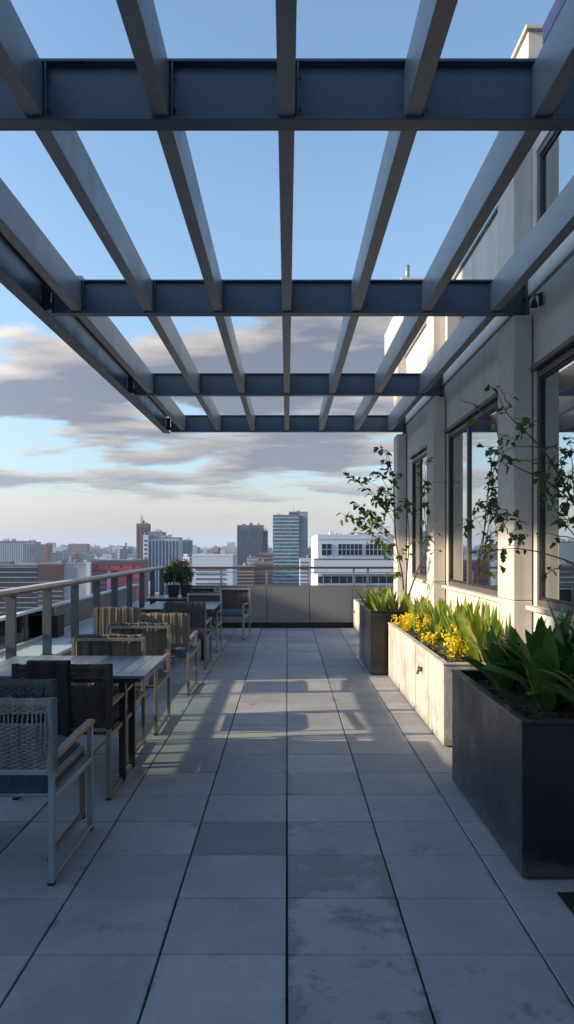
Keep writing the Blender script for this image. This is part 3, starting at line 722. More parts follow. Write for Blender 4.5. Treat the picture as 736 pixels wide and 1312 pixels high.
for x, y, bx, by, n in tips:
    D = 10.25 + rt2.uniform(-.35, .3); D2 = 10.25
    if x > 505: D = 9.95
    a, b = px(bx, by, D2), px(x, y, D); m_ = a.lerp(b, .5) + Vector((0, rt2.uniform(-.04, .04), rt2.uniform(.0, .05)))
    twigs.append(([a, m_, b], n))
for x, y, bx, by, n in [(545, 590, 544, 650, 10), (546, 625, 544, 655, 8), (548, 660, 545, 690, 6), (550, 685, 546, 700, 8), (540, 600, 543, 650, 8), (531, 690, 524, 700, 6), (552, 705, 546, 705, 4)]:
    D = 9.2; a, b = px(bx, by, D), px(x, y, 9.1); twigs.append(([a, a.lerp(b, .5), b], n))
woody('sapling', (1.52, 10.3, .7), tr, twigs, .084, 8, 'slender young tree with sparse small leaves rising from the far dark planter', .013, 1.15)
D = 4.95
tr = [[Vector((1.86, 5.0, .70)), Vector((1.90, 4.98, 1.1)), px(745, 690, D), px(738, 650, D), px(700, 617, D), px(655, 594, 5.1), px(641, 570, 5.2), px(634, 540, 5.3)],
      [Vector((1.84, 5.05, .70)), Vector((1.88, 4.9, 1.2)), px(742, 730, 4.85), px(700, 710, D), px(662, 703, 5.1), px(638, 704, 5.3)],
      [px(738, 650, D), px(705, 590, 5.1), px(680, 560, 5.2), px(650, 530, 5.3), px(636, 500, 5.4)]]
tw = [(655, 594, 627, 575, 12), (641, 570, 645, 560, 14), (636, 545, 616, 534, 10), (640, 530, 651, 520, 5), (634, 540, 589, 513, 3), (636, 505, 625, 492, 3), (655, 520, 640, 498, 3), (668, 562, 670, 545, 10), (690, 590, 655, 590, 6),
      (655, 660, 625, 645, 8), (655, 660, 593, 670, 16), (650, 668, 645, 662, 12), (662, 703, 675, 685, 10), (655, 690, 640, 662, 10), (655, 690, 664, 665, 12), (644, 702, 644, 712, 6), (638, 704, 617, 716, 3),
      (700, 617, 690, 600, 16), (700, 617, 707, 590, 16), (712, 620, 722, 590, 16), (720, 630, 736, 600, 18), (700, 617, 700, 640, 14), (738, 650, 712, 655, 14), (738, 660, 722, 675, 16), (738, 650, 728, 640, 16), (712, 600, 734, 575, 14), (690, 575, 712, 570, 10),
      (738, 690, 707, 660, 10), (720, 725, 700, 735, 6), (700, 617, 712, 628, 14), (736, 690, 690, 680, 6), (735, 640, 730, 560, 8), (655, 594, 640, 590, 3), (672, 555, 690, 540, 3)]
twigs = []
for bx, by, x, y, n in tw:
    a, b = px(bx, by, 5.05), px(x, y, 5.0 + rt2.uniform(-.25, .3)); twigs.append(([a, a.lerp(b, .5) + Vector((0, 0, rt2.uniform(-.02, .03))), b], n))
woody('branching_shrub', (1.86, 5.0, .7), tr, twigs, .062, 9, 'straggly thin branched shrub reaching across the windows from the right', .008, .68, .04)

# ------------------------------------------------------------------ furniture
def side_frame(t, s, w, d, h, arm, fm, wood, base=True):
    x = s * (w/2 - .015)
    q = MB(); q.box(x - .014, x + .014, 0, .03, .012, h); q.build('leg', fm, t, .003)
    q = MB(); q.box(x - .014, x + .014, d - .03, d, .012, arm); q.build('leg', fm, t, .003)
    q = MB(); q.box(x - .013, x + .013, .031, d - .031, .012, .036); q.build('floor_rail', fm, t, .003)
    q = MB(); q.box(x - .012, x + .012, .031, d - .031, .385, .415); q.build('seat_rail', fm, t, .003)
    if wood: q = MB(); q.bar((x, .033, arm - .005), (x, d + .01, arm + .012), .045, .022); q.build('armrest', wood, t, .005)
    for yy in (.015, d - .015):
        q = MB(); q.box(x - .016, x + .016, yy - .017, yy + .017, 0, .0115); q.build('foot_cap', M['black'], t)
def chair(kind, fm, back, name='armchair', w=.62, d=.76, h=.875, arm=.60, wood=None, cushion=True, armless=False, zb=.55):
    """origin under the middle of the back, faces +y"""
    t = thing(name, (0,0,0), None, None)
    wood = wood or M['wood']
    for s in (-1, 1): side_frame(t, s, w, d, h, .385 if armless else arm, fm, None if armless else wood)
    for yy in (.10, d - .10):
        q = MB(); q.box(-w/2 + .028, w/2 - .028, yy, yy + .026, .388, .412); q.build('crossbar', fm, t, .003)
    q = MB()
    q.box(-w/2 + .028, w/2 - .028, .002, .026, h - .035, h - .008) if kind != 'rope' else q.box(-w/2 + .028, w/2 - .028, .006, .026, h - .03, h - .01)
    q.build('crossbar', fm, t, .003)
    rnd = random.Random(len(bpy.data.objects))
    if kind == 'rope':
        q = MB(); x0, x1 = -w/2 - .004, w/2 + .004; zt = h + .004
        # verticals
        n = 26
        for i in range(n):
            x = -w/2 + .035 + (w - .07) * i / (n-1)
            pts = [(x + .003*math.sin(k*1.3+i), .010 - .030 * math.sin(math.pi * (z_ - zb)/(zt-zb)) , z_) for k, z_ in enumerate([zb + (zt - zb) * j / 12 for j in range(13)])]
            q.tube(pts, .0042, 5)
        rows = int((zt - zb) / .0098)
        for r_ in range(rows):
            z_ = zb + (zt - zb) * r_ / (rows - 1)
            if .80 > (z_-zb)/(zt-zb) > .68: continue
            bow = -.030 * math.sin(math.pi * (z_ - zb)/(zt-zb)); pts = []
            for k in range(53):
                u = k / 52; x = x0 + (x1 - x0) * u
                ww = .007 * math.sin(math.pi * (u * (n-1)) + math.pi * (r_ % 2))
                pts.append((x, .010 + bow * min(1, 6*u, 6*(1-u)) + ww, z_ + rnd.uniform(-.0015, .0015)))
            q.tube(pts, .0062, 5)
        # rope wrapped round both posts and over the top bar
        for s in (-1, 1):
            nw = int((zt - zb) / .0085)
            for k in range(nw):
                z_ = zb - .01 + (zt - zb + .008) * k / (nw - 1); x = s * (w/2 - .015); pts = []
                for a in range(9):
                    an = a * math.pi / 4; pts.append((x + .023 * math.cos(an), .015 + .024 * math.sin(an), z_ + .001 * a))
                q.tube(pts, .0055, 4)
        for k in range(100):
            x = -w/2 + .02 + (w - .04) * k / 99; pts = [(x + .0005*a, .014 + .021 * math.cos(a*math.pi/4), h - .018 + .021 * math.sin(a*math.pi/4)) for a in range(9)]
            q.tube(pts, .0052, 4)
        q.build('backrest', back, t)
    elif kind == 'sling':
        q = MB(); ph = rnd.uniform(0, 6)
        def f(u, v):
            z_ = zb + (h + .012 - zb) * v
            y_ = .012 - .018 * math.sin(math.pi * u) * (.5 + .5*math.sin(math.pi * v)) + .004 * math.sin(u * 38 + ph) * (.3 + v*.7) + .003 * math.sin(u * 83 + ph * 2)
            if v > .96: y_ += .01
            return Vector(((u - .5) * (w - .050), y_ - .018, z_ + .004 * math.sin(u * 15 + ph) * v))
        q.grid(f, 64, 14); o = q.build('backrest', back, t, normals=False); so_ = o.modifiers.new('solid', 'SOLIDIFY'); so_.thickness = .014; so_.offset = 1
    q = MB(); q.box(-w/2 + .028, w/2 - .028, .002, .024, zb - .028, zb - .004); q.build('crossbar', fm, t, .003)
    # woven seat
    q = MB(); q.box(-w/2 + .028, w/2 - .028, .03, d - .02, .413, .425); q.build('seat', back, t, .003)
    if cushion:
        q = MB()
        def g_(u, v):
            return Vector(((u - .5) * (w - .10), .04 + (d - .06) * v, .427 + .062 * (max(0, 1 - abs(2*u-1)**8) * max(0, 1 - abs(2*v-1)**8)) ** .5 + .003 * math.sin(u*40) ))
        q.grid(g_, 26, 18); q.grid(lambda u, v: Vector(((u - .5) * (w - .10), .04 + (d - .06) * v, .4265)), 1, 1)
        q.build('seat_cushion', M['cushion'], t)
    return t
def put(t, x, y, face, label, group='armchairs along the tables', w=.62, rot=0):
    """face=+1 faces away from the camera, -1 towards it; y = depth of the back"""
    t.location = (x, y, 0); t.rotation_euler = (0, 0, (0 if face > 0 else math.pi) + rot); tag(t, label, 'chair', group); return t
rope = chair('rope', M['steel'], M['rope'], 'rope_armchair')
put(rope, -1.41, 3.725, 1, 'grey rope-backed armchair with pale steel frame and navy cushion, closest to the camera')
rope2 = chair('rope', M['frame'], M['rope_slate'], 'rope_side_chair', w=.54, d=.62, armless=True, cushion=True)
put(rope2, -1.415, 3.87, 1, 'armless darker rope-backed chair stacked on the closest armchair, its top rail showing above'); rope2.location.z = .064
ropeb = chair('rope', M['frame'], M['rope_dark'], 'rope_armchair', h=.85, zb=.46)
put(ropeb, -1.425, 4.985, 1, 'brown rope-backed armchair with a black cloth over its back, at the near table')
slbr = chair('sling', M['frame'], M['sling_brown'], 'sling_armchair', w=.60, h=.865)
put(slbr, -1.46, 6.47, -1, 'ochre and grey striped fabric armchair tucked under the far side of the near table')
c4 = copy_tree(slbr); put(c4, -1.40, 7.46, -1, 'ochre fabric armchair with bright steel frame, right behind the tucked chair')
sltan = chair('sling', M['frame'], M['sling_tan'], 'sling_armchair', w=.56, h=.875)
put(sltan, -1.33, 8.5, 1, 'smooth tan fabric armchair facing away, third back from the near table')
c5 = copy_tree(sltan); put(c5, -2.02, 9.35, 1, 'tan fabric armchair by the handrail, mostly hidden behind the smooth tan one')
sldk = chair('sling', M['frame'], M['sling_dark'], 'sling_armchair', w=.56, h=.87)
put(sldk, -1.335, 10.3, 1, 'charcoal fabric armchair pushed up to the far table')
slmv = chair('sling', M['steel'], M['sling_mauve'], 'sling_armchair', w=.56, h=.86, zb=.48)
put(slmv, -1.33, 12.72, -1, 'mauve grey fabric armchair on the far side of the far table')
c8 = copy_tree(slmv); put(c8, -.94, 14.35, -1, 'mauve grey armchair standing free in front of the end parapet', rot=-.10)
c9 = copy_tree(slmv); put(c9, -1.62, 14.75, -1, 'mauve grey armchair in the far left corner below the end rail', rot=.05)
# cloth draped over chair 2
def drape(u, v):
    x = -1.50 + (u - .5) * .26 + .008 * math.sin(v * 9)
    s_ = (v - .5) * 1.05    # arc length over the top rail
    zt = .873
    if s_ < -.04: y_, z_ = 4.955 - .006 * math.sin(u * 14 + v * 3), zt - (-s_ - .04)
    elif s_ > .04: y_, z_ = 5.030 + .006 * math.sin(u * 14 + v * 3), zt - (s_ - .04)
    else: a = s_ / .04 * math.pi / 2; y_, z_ = 4.992 + .036 * math.sin(a), zt + .012 * math.cos(a)
    return Vector((x, y_, max(z_, .33)))
q = MB(); q.grid(drape, 22, 44); o = q.build('draped_cloth', M['cloth'], None, normals=False); sm = o.modifiers.new('solid', 'SOLIDIFY'); sm.thickness = .004
tag(o, 'plain black cloth hanging over the back of the brown rope armchair', 'cloth')

def table(x0, x1, y0, y1, label, legs=True, z=.74):
    t = thing('dining_table', ((x0+x1)/2, (y0+y1)/2, 0), label, 'table', 'grey slatted dining tables', world=True)
    q = MB(); n = max(4, int((x1 - x0) / .098)); s = (x1 - x0) / n
    for k in range(n): q.box(x0 + k*s + .0015, x0 + (k+1)*s - .0015, y0, y1, z - .02, z)
    q.build('table_top', M['tabletop'], t, .002)
    q = MB(); q.box(x0 + .03, x1 - .03, y0 + .03, y1 - .03, z - .05, z - .0205); q.build('apron', M['black'], t)
    for xx in (x0 + .06, x1 - .19):
        for yy in (y0 + .10, y0 + .42):
            if yy + .1 > y1: continue
            q = MB(); q.box(xx, xx + .045, yy, yy + .045, .012, z - .051); q.build('leg', M['black'], t, .002)
        q = MB(); q.box(xx + .002, xx + .043, y0 + .08, y0 + .52, .001, .0115); q.build('foot', M['steel'], t)
    return t
table(-2.15, -.955, 5.27, 6.25, 'pale grey slatted dining table nearest the camera on black flat legs')
table(-2.05, -1.02, 11.0, 12.5, 'grey dining table farther back beside the charcoal chair')
table(-2.38, -1.66, 13.25, 14.2, 'small grey table in the far corner carrying the potted bush')
# potted bush(es)
rnd = random.Random(12)
for i, (x, y, lab) in enumerate(((-1.98, 13.75, 'glossy green bush in a dark pot, left of the pair on the corner table'), (-1.76, 13.8, 'green bush in a dark pot, right of the pair on the corner table'))):
    t = thing('potted_bush', (x, y, .741), lab, 'potted plant', 'pair of potted bushes')
    q = MB(); a, b = .075, .095
    vs = [q.bm.verts.new(Vector(p)) for p in ((-a,-a,0),(a,-a,0),(a,a,0),(-a,a,0),(-b,-b,.20),(b,-b,.20),(b,b,.20),(-b,b,.20))]
    for f in ((3,2,1,0),(4,5,6,7),(0,1,5,4),(1,2,6,5),(2,3,7,6),(3,0,4,7)): q.bm.faces.new([vs[k] for k in f])
    q.build('pot', M['black'], t, .004)
    q = MB(); q.tube([(0,0,.19), (.005,0,.35)], [.012, .008], 6)
    for k in range(8):
        an = rnd.uniform(0, 6.28); q.tube([(0,0,.25), (math.cos(an)*.1, math.sin(an)*.1, .35), (math.cos(an)*.17, math.sin(an)*.17, rnd.uniform(.4, .6))], [.006, .004, .002], 4)
    q.build('stem', M['bark'], t)
    q = MB()
    blobs = [(Vector((rnd.gauss(0, .11), rnd.gauss(0, .1), .42 + rnd.gauss(0, .10))), rnd.uniform(.07, .12)) for _ in range(12)]
    for k in range(1500):
        c0, rr_ = rnd.choice(blobs); dv = Vector((rnd.gauss(0,1), rnd.gauss(0,1), rnd.gauss(0,1))).normalized()
        c = c0 + dv * rr_ * rnd.uniform(.6, 1.08)
        u = (dv + Vector((rnd.gauss(0,.6), rnd.gauss(0,.6), rnd.gauss(0,.6)))).normalized() * rnd.uniform(.018, .03); v = u.orthogonal().normalized() * rnd.uniform(.009, .014)
        q.poly([c - u, c - v - u*.1, c + u, c + v - u*.1])
    q.build('foliage', M['shrub'], t, normals=False)
    if i == 0:
        q = MB()
        for k in range(60):
            c = Vector((rnd.uniform(0, .22), rnd.gauss(0, .06), .62 + rnd.gauss(0, .04))); u = Vector((rnd.gauss(0,1), rnd.gauss(0,1), rnd.gauss(0,1))).normalized() * .014; v = u.orthogonal().normalized() * .009
            q.poly([c - u, c - v, c + u, c + v])
        q.build('blossoms', M['flowerred'], t, normals=False)

# ------------------------------------------------------------------ unseen block added on the left, shaped to shade the terrace
nb = thing('unseen_shade_block', (-26, 4, -45), 'unseen stepped block added on the left to shade the terrace', 'building', world=True)
ta = math.tan(R(SUN_EL)) / math.cos(R(SUN_AZ))
BX = -25.0
hgt = lambda X, z: z + (X - BX) * ta            # height of the ray at the block for a point X, z
sl_ = lambda X, Y: Y - (X - BX) * math.tan(R(SUN_AZ))
YN = sl_(1.2, 5.45)
q = MB()
ZTOP = 14.8
q.box(BX - 3, BX, -16, YN, -45, ZTOP)                                    # tall end, shades the near floor
zf, zc, zr = hgt(1.25, .0), hgt(1.85, 1.87), hgt(1.9, 4.0)
y_a = sl_(0, 9.6)
q.box(BX - 3, BX, YN, y_a, -45, hgt(-2.4, 0))                          # low step under the sun slot, lets floor bands through
q.box(BX - 3, BX, y_a, 22, -45, zf + .05)
y_b = sl_(1.9, 8.8)
q.box(BX - .5, BX, YN, y_b, zc, ZTOP)                                  # thin screen over the sun slot, shades the upper wall
q.box(BX - .5, BX, y_b, 22, zc, zr)
q.build('wall', M['wall'], nb)
for k in range(5):
    yy = YN + 5.2 + k * 3.1
    q = MB(); q.box(BX - .4, BX - .1, yy, yy + .25, zf + .06, zc - .01); q.build('column', M['column'], nb)  # posts standing in the sun slot of the added block
for k in range(4):
    for j in range(6):
        q = MB(); y0 = -15 + k * 4.2; q.box(BX + .001, BX + .04, y0, y0 + 2.6, -8 + j * 3.6, -6.2 + j * 3.6); q.build('window', M['mirror'], nb)  # panes that dress the added shade block

# ------------------------------------------------------------------ city
GZ0 = -46.0
def m_ground():
    m = Mat('city_ground_cover', .95); n = m.noise(.012, 6, .7); n2 = m.noise(.06, 4, .7)
    m.color(m.ramp(m.math('ADD', m.math('MULTIPLY', n, .5), m.math('MULTIPLY', n2, .5)), [(.35, (.04, .055, .035)), (.5, (.10, .095, .09)), (.65, (.16, .13, .11))])); return m.m
q = MB(); q.poly([(-12000, -3000, GZ0), (12000, -3000, GZ0), (12000, 14000, GZ0), (-12000, 14000, GZ0)])
tag(q.build('city_ground', m_ground()), kind='structure')
def flat(name, c, var=.12, rough=.8):
    m = Mat(name, rough); n = m.noise(.15, 4, .6); m.color(m.ramp(n, [(.35, tuple(v*(1-var) for v in c)), (.65, tuple(v*(1+var) for v in c))])); return m.m
def m_dark_glass(name, c, rough=.12):
    m = Mat(name, rough, .0); m.b.inputs['Specular IOR Level'].default_value = .25; n = m.noise(.25, 3, .7, sc=(1,1,1))
    m.color(m.ramp(n, [(.35, tuple(v*.5 for v in c)), (.65, tuple(v*1.5 for v in c))])); return m.m
CG = {'wd': m_dark_glass('dark_facade_glass', (.018, .032, .055), .35), 'teal': m_dark_glass('teal_facade_glass', (.05, .16, .19)), 'navy': m_dark_glass('navy_facade_glass', (.04, .08, .14)),
      'pale': flat('pale_facade', (.34, .39, .45)), 'white': M['city_white'], 'red': flat('magenta_red_facade', (.30, .035, .065)), 'maroon': flat('maroon_facade', (.065, .022, .035)),
      'grey': flat('grey_facade', (.24, .27, .31)), 'slate': flat('slate_facade', (.10, .12, .15)), 'brick': flat('brick_facade', (.20, .10, .075)), 'tan': flat('tan_facade', (.33, .27, .22)), 'pink': flat('pink_facade', (.6, .2, .42)),
      'roofr': flat('terracotta_roof', (.28, .12, .08)), 'roofg': flat('flat_roof_felt', (.16, .17, .18))}
def bld(name, x0, x1, yt, D, depth, mat, label, cat='building', group=None):
    X0, X1 = (x0 - 367.5) * D / F, (x1 - 367.5) * D / F; zt = EYE + (HZ - yt) * D / F
    t = thing(name, ((X0+X1)/2, D + depth/2, GZ0), label, cat, group, world=True); t['b'] = [X0, X1, D, depth, zt]
    q = MB(); q.box(X0, X1, D, D + depth, GZ0 - 1, zt); q.build('body', mat, t)
    q = MB(); e = .4; q.box(X0 - e*.2, X1 + e*.2, D - e*.2, D + depth, zt + .01, zt + .9); q.build('roof_edge', CG['roofg'] if mat != CG['white'] else CG['white'], t)
    ru = random.Random(int(x0 * 7 + yt)); 
    for k in range(ru.randint(2, 4)):
        w_ = (X1 - X0) * ru.uniform(.06, .16); xx = ru.uniform(X0 + w_, X1 - 2 * w_); yy = D + depth * ru.uniform(.15, .6)
        q = MB(); q.box(xx, xx + w_, yy, yy + depth * .2, zt + .91, zt + .91 + ru.uniform(.6, 2.2) * (D / 450) ** .5); q.build('roof_unit', CG[ru.choice(['grey', 'pale', 'slate'])], t)
    if D > 300:
        q = MB(); xx = ru.uniform(X0 + 1, X1 - 1); q.tube([(xx, D + depth * .5, zt + .9), (xx, D + depth * .5, zt + ru.uniform(3, 6))], .12, 4); q.build('aerial', CG['slate'], t)
    return t
def bands(t, zs, hgt_, mat, inset=(0, 0), proud=.12, maxn=60, name='window_band', sides=True):
    X0, X1, D, dp, zt = t['b']
    for z in zs:
        q = MB(); q.box(X0 + inset[0], X1 - inset[1], D - proud, D - .01, z, z + hgt_); 
        if sides:
            sx = X1 if X1 < 0 else X0; s = 1 if X1 < 0 else -1
            q.box(min(sx + s*.01, sx + s*proud), max(sx + s*.01, sx + s*proud), D + .3, D + dp * .95, z, z + hgt_)
        q.build(name, mat, t)
def strips(t, n, w, z0, z1, mat, x_in=(0, 0), name='window_strip'):
    X0, X1, D, dp, zt = t['b']; X0 += x_in[0]; X1 -= x_in[1]
    for k in range(n):
        xc = X0 + (X1 - X0) * (k + .5) / n; q = MB(); q.box(xc - w/2, xc + w/2, D - .15, D - .01, z0, z1); q.build(name, mat, t)
def zpx(y, D): return EYE + (HZ - y) * D / F

# left row
D = 450
b = bld('apartment_block', -60, 48, 725, D, 30, CG['wd'], 'dark block with pale horizontal balcony bands at the left edge of the photo')
bands(b, [zpx(725 + 6.5 * k, D) - .9 for k in range(13)], .32, CG['pale'], proud=.5, name='balcony')
b = bld('apartment_block', 48.5, 80, 723.5, D - 3, 30, CG['maroon'], 'dark maroon block between the banded block and the blank grey one')
bands(b, [zpx(746 + 6 * k, D) for k in range(6)], .5, CG['grey'], name='balcony')
bands(b, [zpx(748.5 + 6 * k, D) for k in range(6)], 1.0, CG['wd'], (1, 1))
b = bld('warehouse', 80.5, 110, 724, D - 2, 30, CG['grey'], 'blank blue-grey building beside the maroon block')
b = bld('apartment_block', 110.3, 115.5, 723, D - 4, 30, CG['white'], 'narrow white stair tower left of the magenta red building')
b = bld('apartment_block', 116, 178, 721, D, 30, CG['red'], 'magenta red building with dark window bands behind the handrail')
bands(b, [zpx(733 + 6 * k, D) for k in range(8)], 1.3, CG['wd'], (1, 12))
strips(b, 4, .8, zpx(728, D), zpx(724, D), CG['wd'])
q = MB(); X0 = (137-367.5)*D/F; q.box(X0, X0 + 2.0, D - .35, D - .16, zpx(760, D), zpx(731, D)); q.build('pink_panel', CG['pink'], b)
q = MB(); q.box(b['b'][0] - .5, b['b'][1] + .5, D - 1, D + 31, b['b'][4] + .92, b['b'][4] + 1.6); q.build('roof_slab', CG['slate'], b)
# white slab with blue strips and brown tower
D = 600
b = bld('office_block', 190, 229, 690, D, 22, CG['pale'], 'pale slab office with blue vertical window strips right of the mast tower')
strips(b, 9, 1.35, zpx(770, D), zpx(693, D), CG['navy'])
b = bld('office_block', 183, 189.7, 687, D - 2, 22, CG['white'], 'narrow white end wing with dotted windows on the striped slab office')
for k in range(14):
    q = MB(); X0, X1 = b['b'][0], b['b'][1]; z = zpx(694 + k * 5.5, D); q.box(X0 + 1.1, X1 - 1.1, D - 2.15, D - 2.01, z, z + 1.4); q.build('window', CG['wd'], b)
b = bld('office_block', 190, 208, 683, D + 10, 18, CG['grey'], 'small pale plant room block showing above the striped slab office')
b = bld('residential_tower', 174.5, 189, 672, 640, 14, CG['brick'], 'tall brown tower topped by a thin mast on the left skyline')
strips(b, 3, .9, zpx(740, 640), zpx(675, 640), CG['wd']); bands(b, [zpx(676 + 4 * k, 640) for k in range(14)], .35, CG['slate'], proud=.3, name='floor_edge')
q = MB(); p_ = px(181.5, 671, 645); q.tube([p_, p_ + Vector((0,0,8))], [.5, .12], 6)
for k in range(3): q.tube([p_ + Vector((-1.5, 0, 2 + 2*k)), p_ + Vector((1.5, 0, 2 + 2*k))], .12, 4)
q.build('mast', CG['slate'], b)
b = bld('apartment_block', 229.5, 244, 693, 900, 20, CG['slate'], 'bluish block just right of the striped slab office')
strips(b, 6, 1.2, zpx(720, 900), zpx(695, 900), CG['navy'])
# white shed behind the bush
D = 330
b = bld('warehouse', 246, 298, 713, D, 30, CG['white'], 'bright white low building behind the potted bush')
bands(b, [zpx(731 + 6 * k, D) for k in range(6)], .8, CG['slate'], (1.5, 3), sides=False)
# central dark tower
D = 700
b = bld('residential_tower', 303.5, 337, 674, D, 20, CG['slate'], 'dark blue-grey tower left of the teal glass tower')
strips(b, 8, 1.6, zpx(750, D), zpx(677, D), CG['navy'])
b2 = bands(b, [zpx(679 + 4.4 * k, D) for k in range(17)], .5, CG['slate'], proud=.3, name='floor_edge')
b = bld('residential_tower', 337.5, 342.5, 681, D + 4, 16, CG['brick'], 'narrow brown tower stuck to the right side of the dark tower')
bands(b, [zpx(684 + 5 * k, D) for k in range(9)], .8, CG['wd'])
D = 520
for i, (x0, x1, yt, lab, mt) in enumerate([(299, 325, 727, 'brown brick flats with cream bands below the dark tower', 'brick'), (325.5, 349, 722, 'brown brick flats touching the left side of the teal tower', 'brick'), (331, 349, 710, 'taller brick block between the dark tower and the teal tower', 'brick'), (316, 330, 716, 'pale small block in front of the dark tower base', 'pale')]):
    b = bld('apartment_block', x0, x1, yt, D + i * 18, 18, CG[mt], lab)
    bands(b, [zpx(yt + 3.5 + 4.4 * k, D + i*18) for k in range(8)], .8, CG['wd' if mt != 'pale' else 'slate'], (.5, .5))
    bands(b, [zpx(yt + 5.6 + 4.4 * k, D + i*18) for k in range(8)], .3, CG['tan'], name='floor_edge', proud=.3)
# teal glass tower
D = 620
b = bld('glass_tower', 349.5, 383, 661, D, 20, CG['teal'], 'teal glass office tower with pale floor bands in the middle of the skyline', 'tower')
bands(b, [zpx(664 + 4.6 * k, D) for k in range(22)], .95, CG['pale'], proud=.3, name='floor_band')
b2 = bld('glass_tower', 370, 394, 657, D + 6, 16, CG['navy'], 'taller smooth blue-grey rear half of the teal glass tower', 'tower')
q = MB(); q.box(b2['b'][1] - 6.5, b2['b'][1] - .5, D + 5.6, D + 5.9, GZ0, b2['b'][4]); q.build('pale_facing', CG['grey'], b2)
D = 500
b = bld('apartment_block', 384, 400.5, 717.5, D, 16, CG['white'], 'cream striped low block at the foot of the teal tower')
bands(b, [zpx(721.5 + 4.6 * k, D) for k in range(8)], .9, CG['slate'], (.4, 2.6), sides=False)
b = bld('apartment_block', 400.7, 406, 720, D + 5, 16, CG['pale'], 'plain pale end wall beside the cream striped block')
b = bld('apartment_block', 393, 408, 703, 1050, 20, CG['brick'], 'distant brick block between the teal tower and the white office')
# near white office
D = 150
b = bld('office_building', 407, 560, 691, D, 40, CG['white'], 'long white office with dark ribbon windows behind the sapling', 'building')
X0, X1 = b['b'][0], b['b'][1]
for a, c in ((412, 425), (433, 464), (468, 494), (497, 540)):
    q = MB(); xa, xb = (a-367.5)*D/F, (c-367.5)*D/F; q.box(xa, xb, D - .10, D - .01, zpx(711, D), zpx(697, D)); o = q.build('window', CG['wd'], b)
    q = MB(); q.box(xa, xb, D - .16, D - .105, zpx(704.3, D), zpx(703.4, D))
    n = max(2, int((c - a) / 5))
    for k in range(n + 1):
        xx = xa + (xb - xa) * k / n; q.box(xx - .05, xx + .05, D - .18, D - .105, zpx(711, D), zpx(697, D))
    cf = q.build('frame', CG['pale'], None); cf.parent = o
q = MB(); q.box(X0 - .8, X1, D - 1.4, D - .2, zpx(717.5, D), zpx(715.5, D)); q.build('balcony_slab', CG['slate'], b)
q = MB(); q.box(X0 - .8, X1, D - 1.6, D - .2, zpx(735, D), zpx(717.6, D)); q.build('spandrel', CG['white'], b)
q = MB(); q.box(X0, X1, D - .12, D - .02, zpx(747, D), zpx(738.5, D)); q.build('window_band', CG['wd'], b)
for k in range(14):
    q = MB(); xx = X0 + 1 + k * 1.5; q.box(xx, xx + .12, D - .2, D - .125, zpx(747, D), zpx(738.5, D)); q.build('mullion', CG['pale'], b)
for a, c, y in ((424, 428, 686), (434, 441, 688), (429, 432, 689)):
    q = MB(); q.box((a-367.5)*D/F, (c-367.5)*D/F, D + 5, D + 8, zpx(691, D) + .95, zpx(y, D) + .9); q.build('roof_unit', CG['white'], b)
# far left striped slabs
D = 1000
b = bld('residential_tower', -10, 30, 694, D, 25, CG['slate'], 'wide grey slab of flats with vertical stripes at the far left of the skyline')
strips(b, 14, 1.2, zpx(726, D), zpx(696, D), CG['pale'])
b = bld('residential_tower', 31, 44, 695, D - 20, 25, CG['grey'], 'blue-grey slab attached to the wide striped slab on the far left')
strips(b, 4, 1.2, zpx(726, D), zpx(697, D), CG['navy'])
b = bld('residential_tower', 44.5, 60, 698, D + 60, 25, CG['brick'], 'reddish far block right of the striped slabs')
# random field of individual blocks
def m_facade(name, c):
    m = Mat(name, .8); br = m.n('ShaderNodeTexBrick'); br.offset = 0; br.inputs['Scale'].default_value = 1.0
    br.inputs['Brick Width'].default_value = 3.4; br.inputs['Row Height'].default_value = 3.1; br.inputs['Mortar Size'].default_value = .85; br.inputs['Mortar Smooth'].default_value = .1
    cb = m.n('ShaderNodeCombineXYZ'); sp = m.n('ShaderNodeSeparateXYZ'); m.lk(m.tc.outputs['Object'], sp.inputs[0])
    m.lk(m.math('ADD', sp.outputs[0], sp.outputs[1]), cb.inputs[0]); m.lk(sp.outputs[2], cb.inputs[1]); m.lk(cb.outputs[0], br.inputs[0])
    br.inputs['Color1'].default_value = (c[0]*.22, c[1]*.24, c[2]*.28, 1); br.inputs['Color2'].default_value = (c[0]*.4, c[1]*.42, c[2]*.46, 1); br.inputs['Mortar'].default_value = (*c, 1)
    m.color(br.outputs[0]); return m.m
FC = [('pale grey', (.27, .31, .36)), ('cream', (.36, .34, .31)), ('brick red', (.17, .09, .08)), ('slate grey', (.10, .125, .16)), ('white', (.46, .50, .55)), ('sandy', (.24, .20, .17)), ('blue-grey', (.14, .19, .26))]
FM = [(n_, m_facade(n_.replace(' ', '_').replace('-', '_') + '_city_facade', c_)) for n_, c_ in FC]
rc = random.Random(99)
cells = []
xs = 62
def city_block(name, xpx, D, wpx, ytop, label):
    X = (xpx - 367.5) * D / F; w = wpx * D / F; zt = EYE + (HZ - ytop) * D / F
    cname, mt = rc.choice(FM)
    dp = rc.uniform(12, 24)
    t = MB(); t.box(-w/2, w/2, 0, dp, 0, zt - GZ0)
    # roof plant rooms / parapets
    t.box(-w*.2 + rc.uniform(-.2,.2)*w, w*.1, dp*.3, dp*.6, zt - GZ0 + .01, zt - GZ0 + rc.uniform(1.5, 4))
    o = t.build(name, mt); o.location = (X, D, GZ0); o.rotation_euler = (0, 0, rc.uniform(-.35, .35))
    return tag(o, label.format(c=cname, s='tall' if w < (zt - GZ0) * .45 else 'broad'), 'building', 'apartment blocks of the distant city')
def where(x):
    if x < 118: return 'above the banded and maroon blocks'
    if x < 176: return 'above the magenta red building'
    if x < 232: return 'behind the striped office'
    if x < 303: return 'left of the dark tower'
    if x < 350: return 'around the foot of the dark tower'
    return 'right of the teal tower'
lst = []
